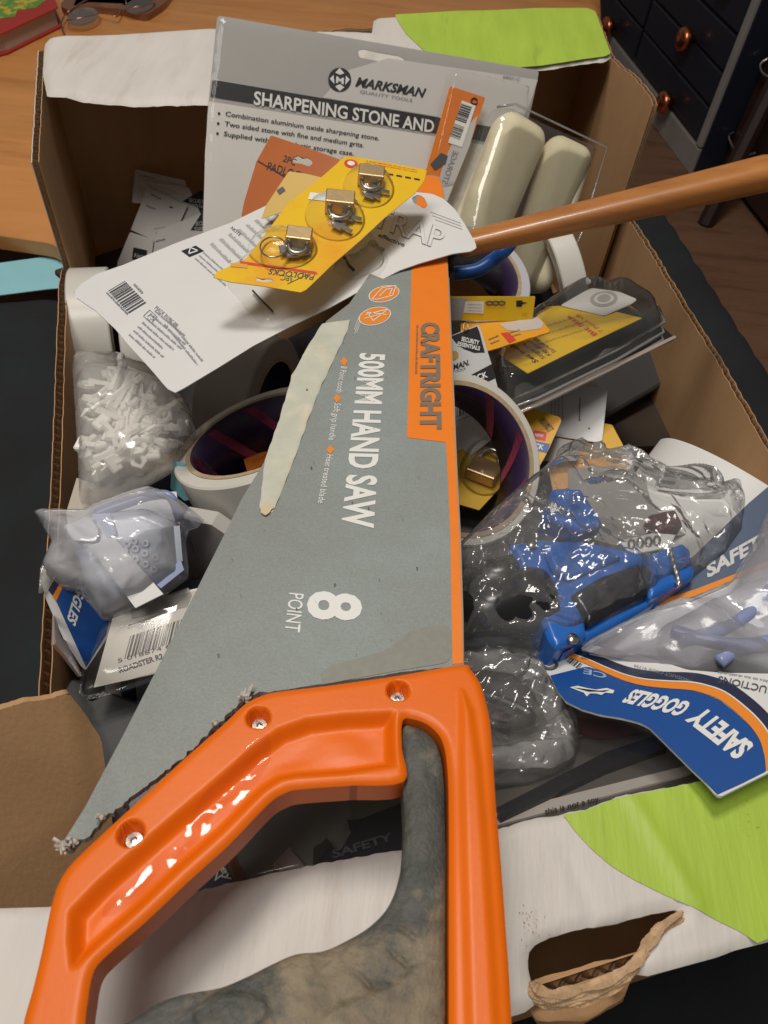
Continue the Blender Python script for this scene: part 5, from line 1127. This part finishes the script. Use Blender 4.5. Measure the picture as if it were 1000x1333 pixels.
sM.text('GOGGLES', (900, 917), (824, 899), (886, 934), pr_white, M_, .045, .15, lift=.0007)
sM.text('CE', (790, 878), (760, 871), (789, 885), mat('pale_blue_ink', (.30, .42, .62), .4), M_, .02, lift=.0006)
sM.text('INSTRUCTIONS', (1040, 905), (936, 881), (1038, 914), pr_dgrey, M_, .01, lift=.0006)
sM.lines(((1040, 893), (930, 872), (1039, 899)), 1, M_, None, 3, .5); sM.text('PRODUCT CODE 91756', (900, 886), (826, 866), (899, 890), pr_grey, M_, 0, lift=.0006)
sM.bars(((728, 846), (760, 866), (722, 852)), M_, 14, 6, m=pr_dgrey)
V, F = tube([sM.pt(716+9*math.cos(t), 866+6*math.sin(t), .0006) for t in np.linspace(0, 6.28, 19)], .0009, 6, False); mesh('ring_symbol', V, F, pr_dgrey, M_)
cat_o = [(742, 896), (752, 894), (764, 897), (776, 899), (790, 897), (800, 900), (798, 904), (788, 903), (783, 906), (776, 904), (768, 904), (764, 908), (760, 903), (752, 900)]
sM.plate('emblem', cat_o, pr_white, M_, .0007, 0); sM.plate('emblem', [(746, 896.5), (764, 899), (780, 901), (794, 900), (786, 902.5), (778, 902), (766, 902), (754, 898.6)], pr_black, M_, .001, 0)
# ---- loop of crumpled bag with dark contents left of it
pN = Plane((610, 860, -.045), (740, 900, -.045), (640, 1010, -.030)); 
bag('clear_bag', 'loose rumpled clear bag beside the orange handle under the blue card', pN, [[(590, 852), (640, 848), (670, 850), (698, 858), (716, 876), (732, 905), (750, 940), (754, 962), (748, 990), (722, 1008), (693, 1018), (640, 1020), (590, 1010)]][0], clearbag, .016, 41, .018, .018, .0016, 80)
s = Surf(pN)
c1, c2 = crumple(60, .014, 110, 6), crumple(61, .008, 260, 5)
rim = Surf(pN, hp=.010).field('plastic_film_loop', [(590, 852), (640, 846), (680, 852), (706, 868), (728, 904), (748, 946), (748, 984), (720, 1000), (660, 1000), (590, 1000), (590, 978), (640, 972), (690, 966), (718, 962), (712, 936), (694, 900), (668, 878), (630, 872), (590, 876)], film('folded_film', (.86, .86, .86), .24, (.72, .72, .72), .10, .35, .8, 40, .06, True), None, .0014, lambda x, y, d: .006*np.sqrt(np.minimum(d/.006, 1))+c1(x, y)*sst(0, .004, d)+c2(x, y), None)
tag(rim, 'crumpled thick fold of clear plastic film forming a loop right of the handle', 'plastic film')
for k, (ol, z, lab, m_) in enumerate((([(600, 880), (690, 890), (712, 940), (640, 960), (600, 955)], -.065, 'black packet under the loose clear bag by the handle', dark_card), ([(606, 905), (700, 915), (716, 935), (640, 975), (606, 970)], -.058, 'dark maroon card under the loose clear bag by the handle', mat('maroon_card', (.09, .02, .025), .4)))):
    card('dark_card', lab, 'product card', Plane((600, 880, z), (700, 890, z-.01), (640, 960, z-.004)), ol, m_, .004, 3)
V, F = tube(spline([s.pt(u, v, .002) for u, v in ((612, 905), (650, 915), (690, 935), (660, 950), (625, 940))], 6), .003, 8)
tag(mesh('black_cable', V, F, black_pl, None, True), 'short black cable loop inside the loose clear bag', 'cable')
# ---- grey window pack lying behind the front flap
pO = Plane((640, 1075, -.022), (900, 1010, -.020), (700, 950, -.055))
s, O_ = card('window_box', 'dark grey clear topped pack lying behind the front flap under the blue card', 'blister pack', pO, [(600, 960), (720, 900), (800, 920), (880, 960), (930, 1030), (760, 1062), (640, 1085), (560, 1100), (560, 980)], mat('dark_taupe_card', (.085, .075, .07), .35, var=.2, vscale=15), .004, 4)
s.plate('pale_strip', [(640, 1062), (760, 1032), (905, 996), (912, 1006), (760, 1046), (642, 1078)], mat('taupe_white', (.42, .38, .36), .4), O_, .001, .001)
s.plate('pale_panel', [(610, 1040), (700, 985), (780, 950), (740, 940), (610, 985)], mat('taupe_grey', (.20, .185, .175), .3), O_, .0006, 0)
s.plate('black_bar', [(640, 1062), (790, 985), (850, 965), (868, 980), (790, 1008), (652, 1074)], mat('black_gloss', (.012, .012, .014), .15), O_, .003, .003)
s.plate('maroon_strip', [(740, 935), (800, 940), (840, 955), (780, 965), (745, 955)], mat('maroon_card', (.09, .02, .025), .4), O_, .0008, 0)
s.text('this is not a toy.', (710, 1064), (782, 1046), (709, 1057), pr_black, O_, .01, lift=.0018)
Surf(pO, hp=.006).field('blister', rc([(600, 960), (720, 905), (800, 925), (880, 962), (920, 1005), (760, 1046), (620, 1078)], 10), clear, O_, .004, lambda x, y, d: .005*np.sqrt(np.minimum(d/.01, 1))+.001*np.sin(60*x), None)
# ---- under the handle opening
pQ = Plane((300, 1150, -.022), (520, 1100, -.020), (380, 1040, -.040))
s, Q_ = card('blister_pack', 'grey clear fronted blister pack seen through the saw handle opening', 'blister pack', pQ, [(296, 1110), (370, 1030), (450, 1015), (530, 1010), (560, 1110), (440, 1150), (300, 1170)], mat('grey_olive_card', (.12, .12, .105), .4, var=.1, vscale=12), .003, 4)
s.plate('price_tag', [(378, 1103), (400, 1134), (372, 1142), (354, 1128)], mat('taupe_tag', (.26, .22, .20), .5), Q_, .0006, .0004); stroke(s, [(379, 1108), (398, 1128)], 1.2, pr_black, Q_, .0012); stroke(s, [(362, 1126), (372, 1138)], 1.0, pr_dgrey, Q_, .0012)
Surf(pQ, hp=.004).field('blister', rc([(300, 1115), (365, 1040), (450, 1025), (462, 1060), (440, 1100), (410, 1140), (305, 1160)], 12), clear, Q_, .003, dome(.006, .01), None)
s, r0 = card('product_card', 'black card with faint SAFETY lettering behind the white front flap', 'product card', Plane((405, 1130, -.012), (530, 1100, -.010), (470, 1050, -.025)), rag([(406, 1140), (408, 1105), (424, 1090), (440, 1110), (458, 1085), (452, 1068), (480, 1062)], 1.5, 7, 2)+[(560, 1030), (560, 1120), (420, 1155)], pr_black, .001, 0)
s.text('SAFETY', (434, 1118), (512, 1094), (432, 1108), mat('faint_grey_ink', (.07, .07, .08), .5), r0, .03)
s, r0 = card('product_card', 'navy card corner with white letters under the orange handle', 'product card', Plane((250, 1160, -.020), (300, 1145, -.020), (270, 1120, -.030)), [(236, 1150), (290, 1112), (304, 1148), (240, 1175)], pr_navy, .001, 0)
s.text('hey', (281, 1122), (296, 1148), (290, 1119), wcard, r0, .02); s.text('W', (270, 1140), (284, 1150), (277, 1130), wcard, r0, .02)
s, r0 = card('wood_strip', 'thin brown strip beside the navy card under the handle', 'strip', Plane((300, 1120, -.02), (316, 1146, -.02), (306, 1110, -.022)), [(296, 1108), (304, 1104), (320, 1142), (308, 1150)], mat('brown_strip', (.16, .085, .05), .5), .003, 0)
# ---- dark packets filling the gaps lower down
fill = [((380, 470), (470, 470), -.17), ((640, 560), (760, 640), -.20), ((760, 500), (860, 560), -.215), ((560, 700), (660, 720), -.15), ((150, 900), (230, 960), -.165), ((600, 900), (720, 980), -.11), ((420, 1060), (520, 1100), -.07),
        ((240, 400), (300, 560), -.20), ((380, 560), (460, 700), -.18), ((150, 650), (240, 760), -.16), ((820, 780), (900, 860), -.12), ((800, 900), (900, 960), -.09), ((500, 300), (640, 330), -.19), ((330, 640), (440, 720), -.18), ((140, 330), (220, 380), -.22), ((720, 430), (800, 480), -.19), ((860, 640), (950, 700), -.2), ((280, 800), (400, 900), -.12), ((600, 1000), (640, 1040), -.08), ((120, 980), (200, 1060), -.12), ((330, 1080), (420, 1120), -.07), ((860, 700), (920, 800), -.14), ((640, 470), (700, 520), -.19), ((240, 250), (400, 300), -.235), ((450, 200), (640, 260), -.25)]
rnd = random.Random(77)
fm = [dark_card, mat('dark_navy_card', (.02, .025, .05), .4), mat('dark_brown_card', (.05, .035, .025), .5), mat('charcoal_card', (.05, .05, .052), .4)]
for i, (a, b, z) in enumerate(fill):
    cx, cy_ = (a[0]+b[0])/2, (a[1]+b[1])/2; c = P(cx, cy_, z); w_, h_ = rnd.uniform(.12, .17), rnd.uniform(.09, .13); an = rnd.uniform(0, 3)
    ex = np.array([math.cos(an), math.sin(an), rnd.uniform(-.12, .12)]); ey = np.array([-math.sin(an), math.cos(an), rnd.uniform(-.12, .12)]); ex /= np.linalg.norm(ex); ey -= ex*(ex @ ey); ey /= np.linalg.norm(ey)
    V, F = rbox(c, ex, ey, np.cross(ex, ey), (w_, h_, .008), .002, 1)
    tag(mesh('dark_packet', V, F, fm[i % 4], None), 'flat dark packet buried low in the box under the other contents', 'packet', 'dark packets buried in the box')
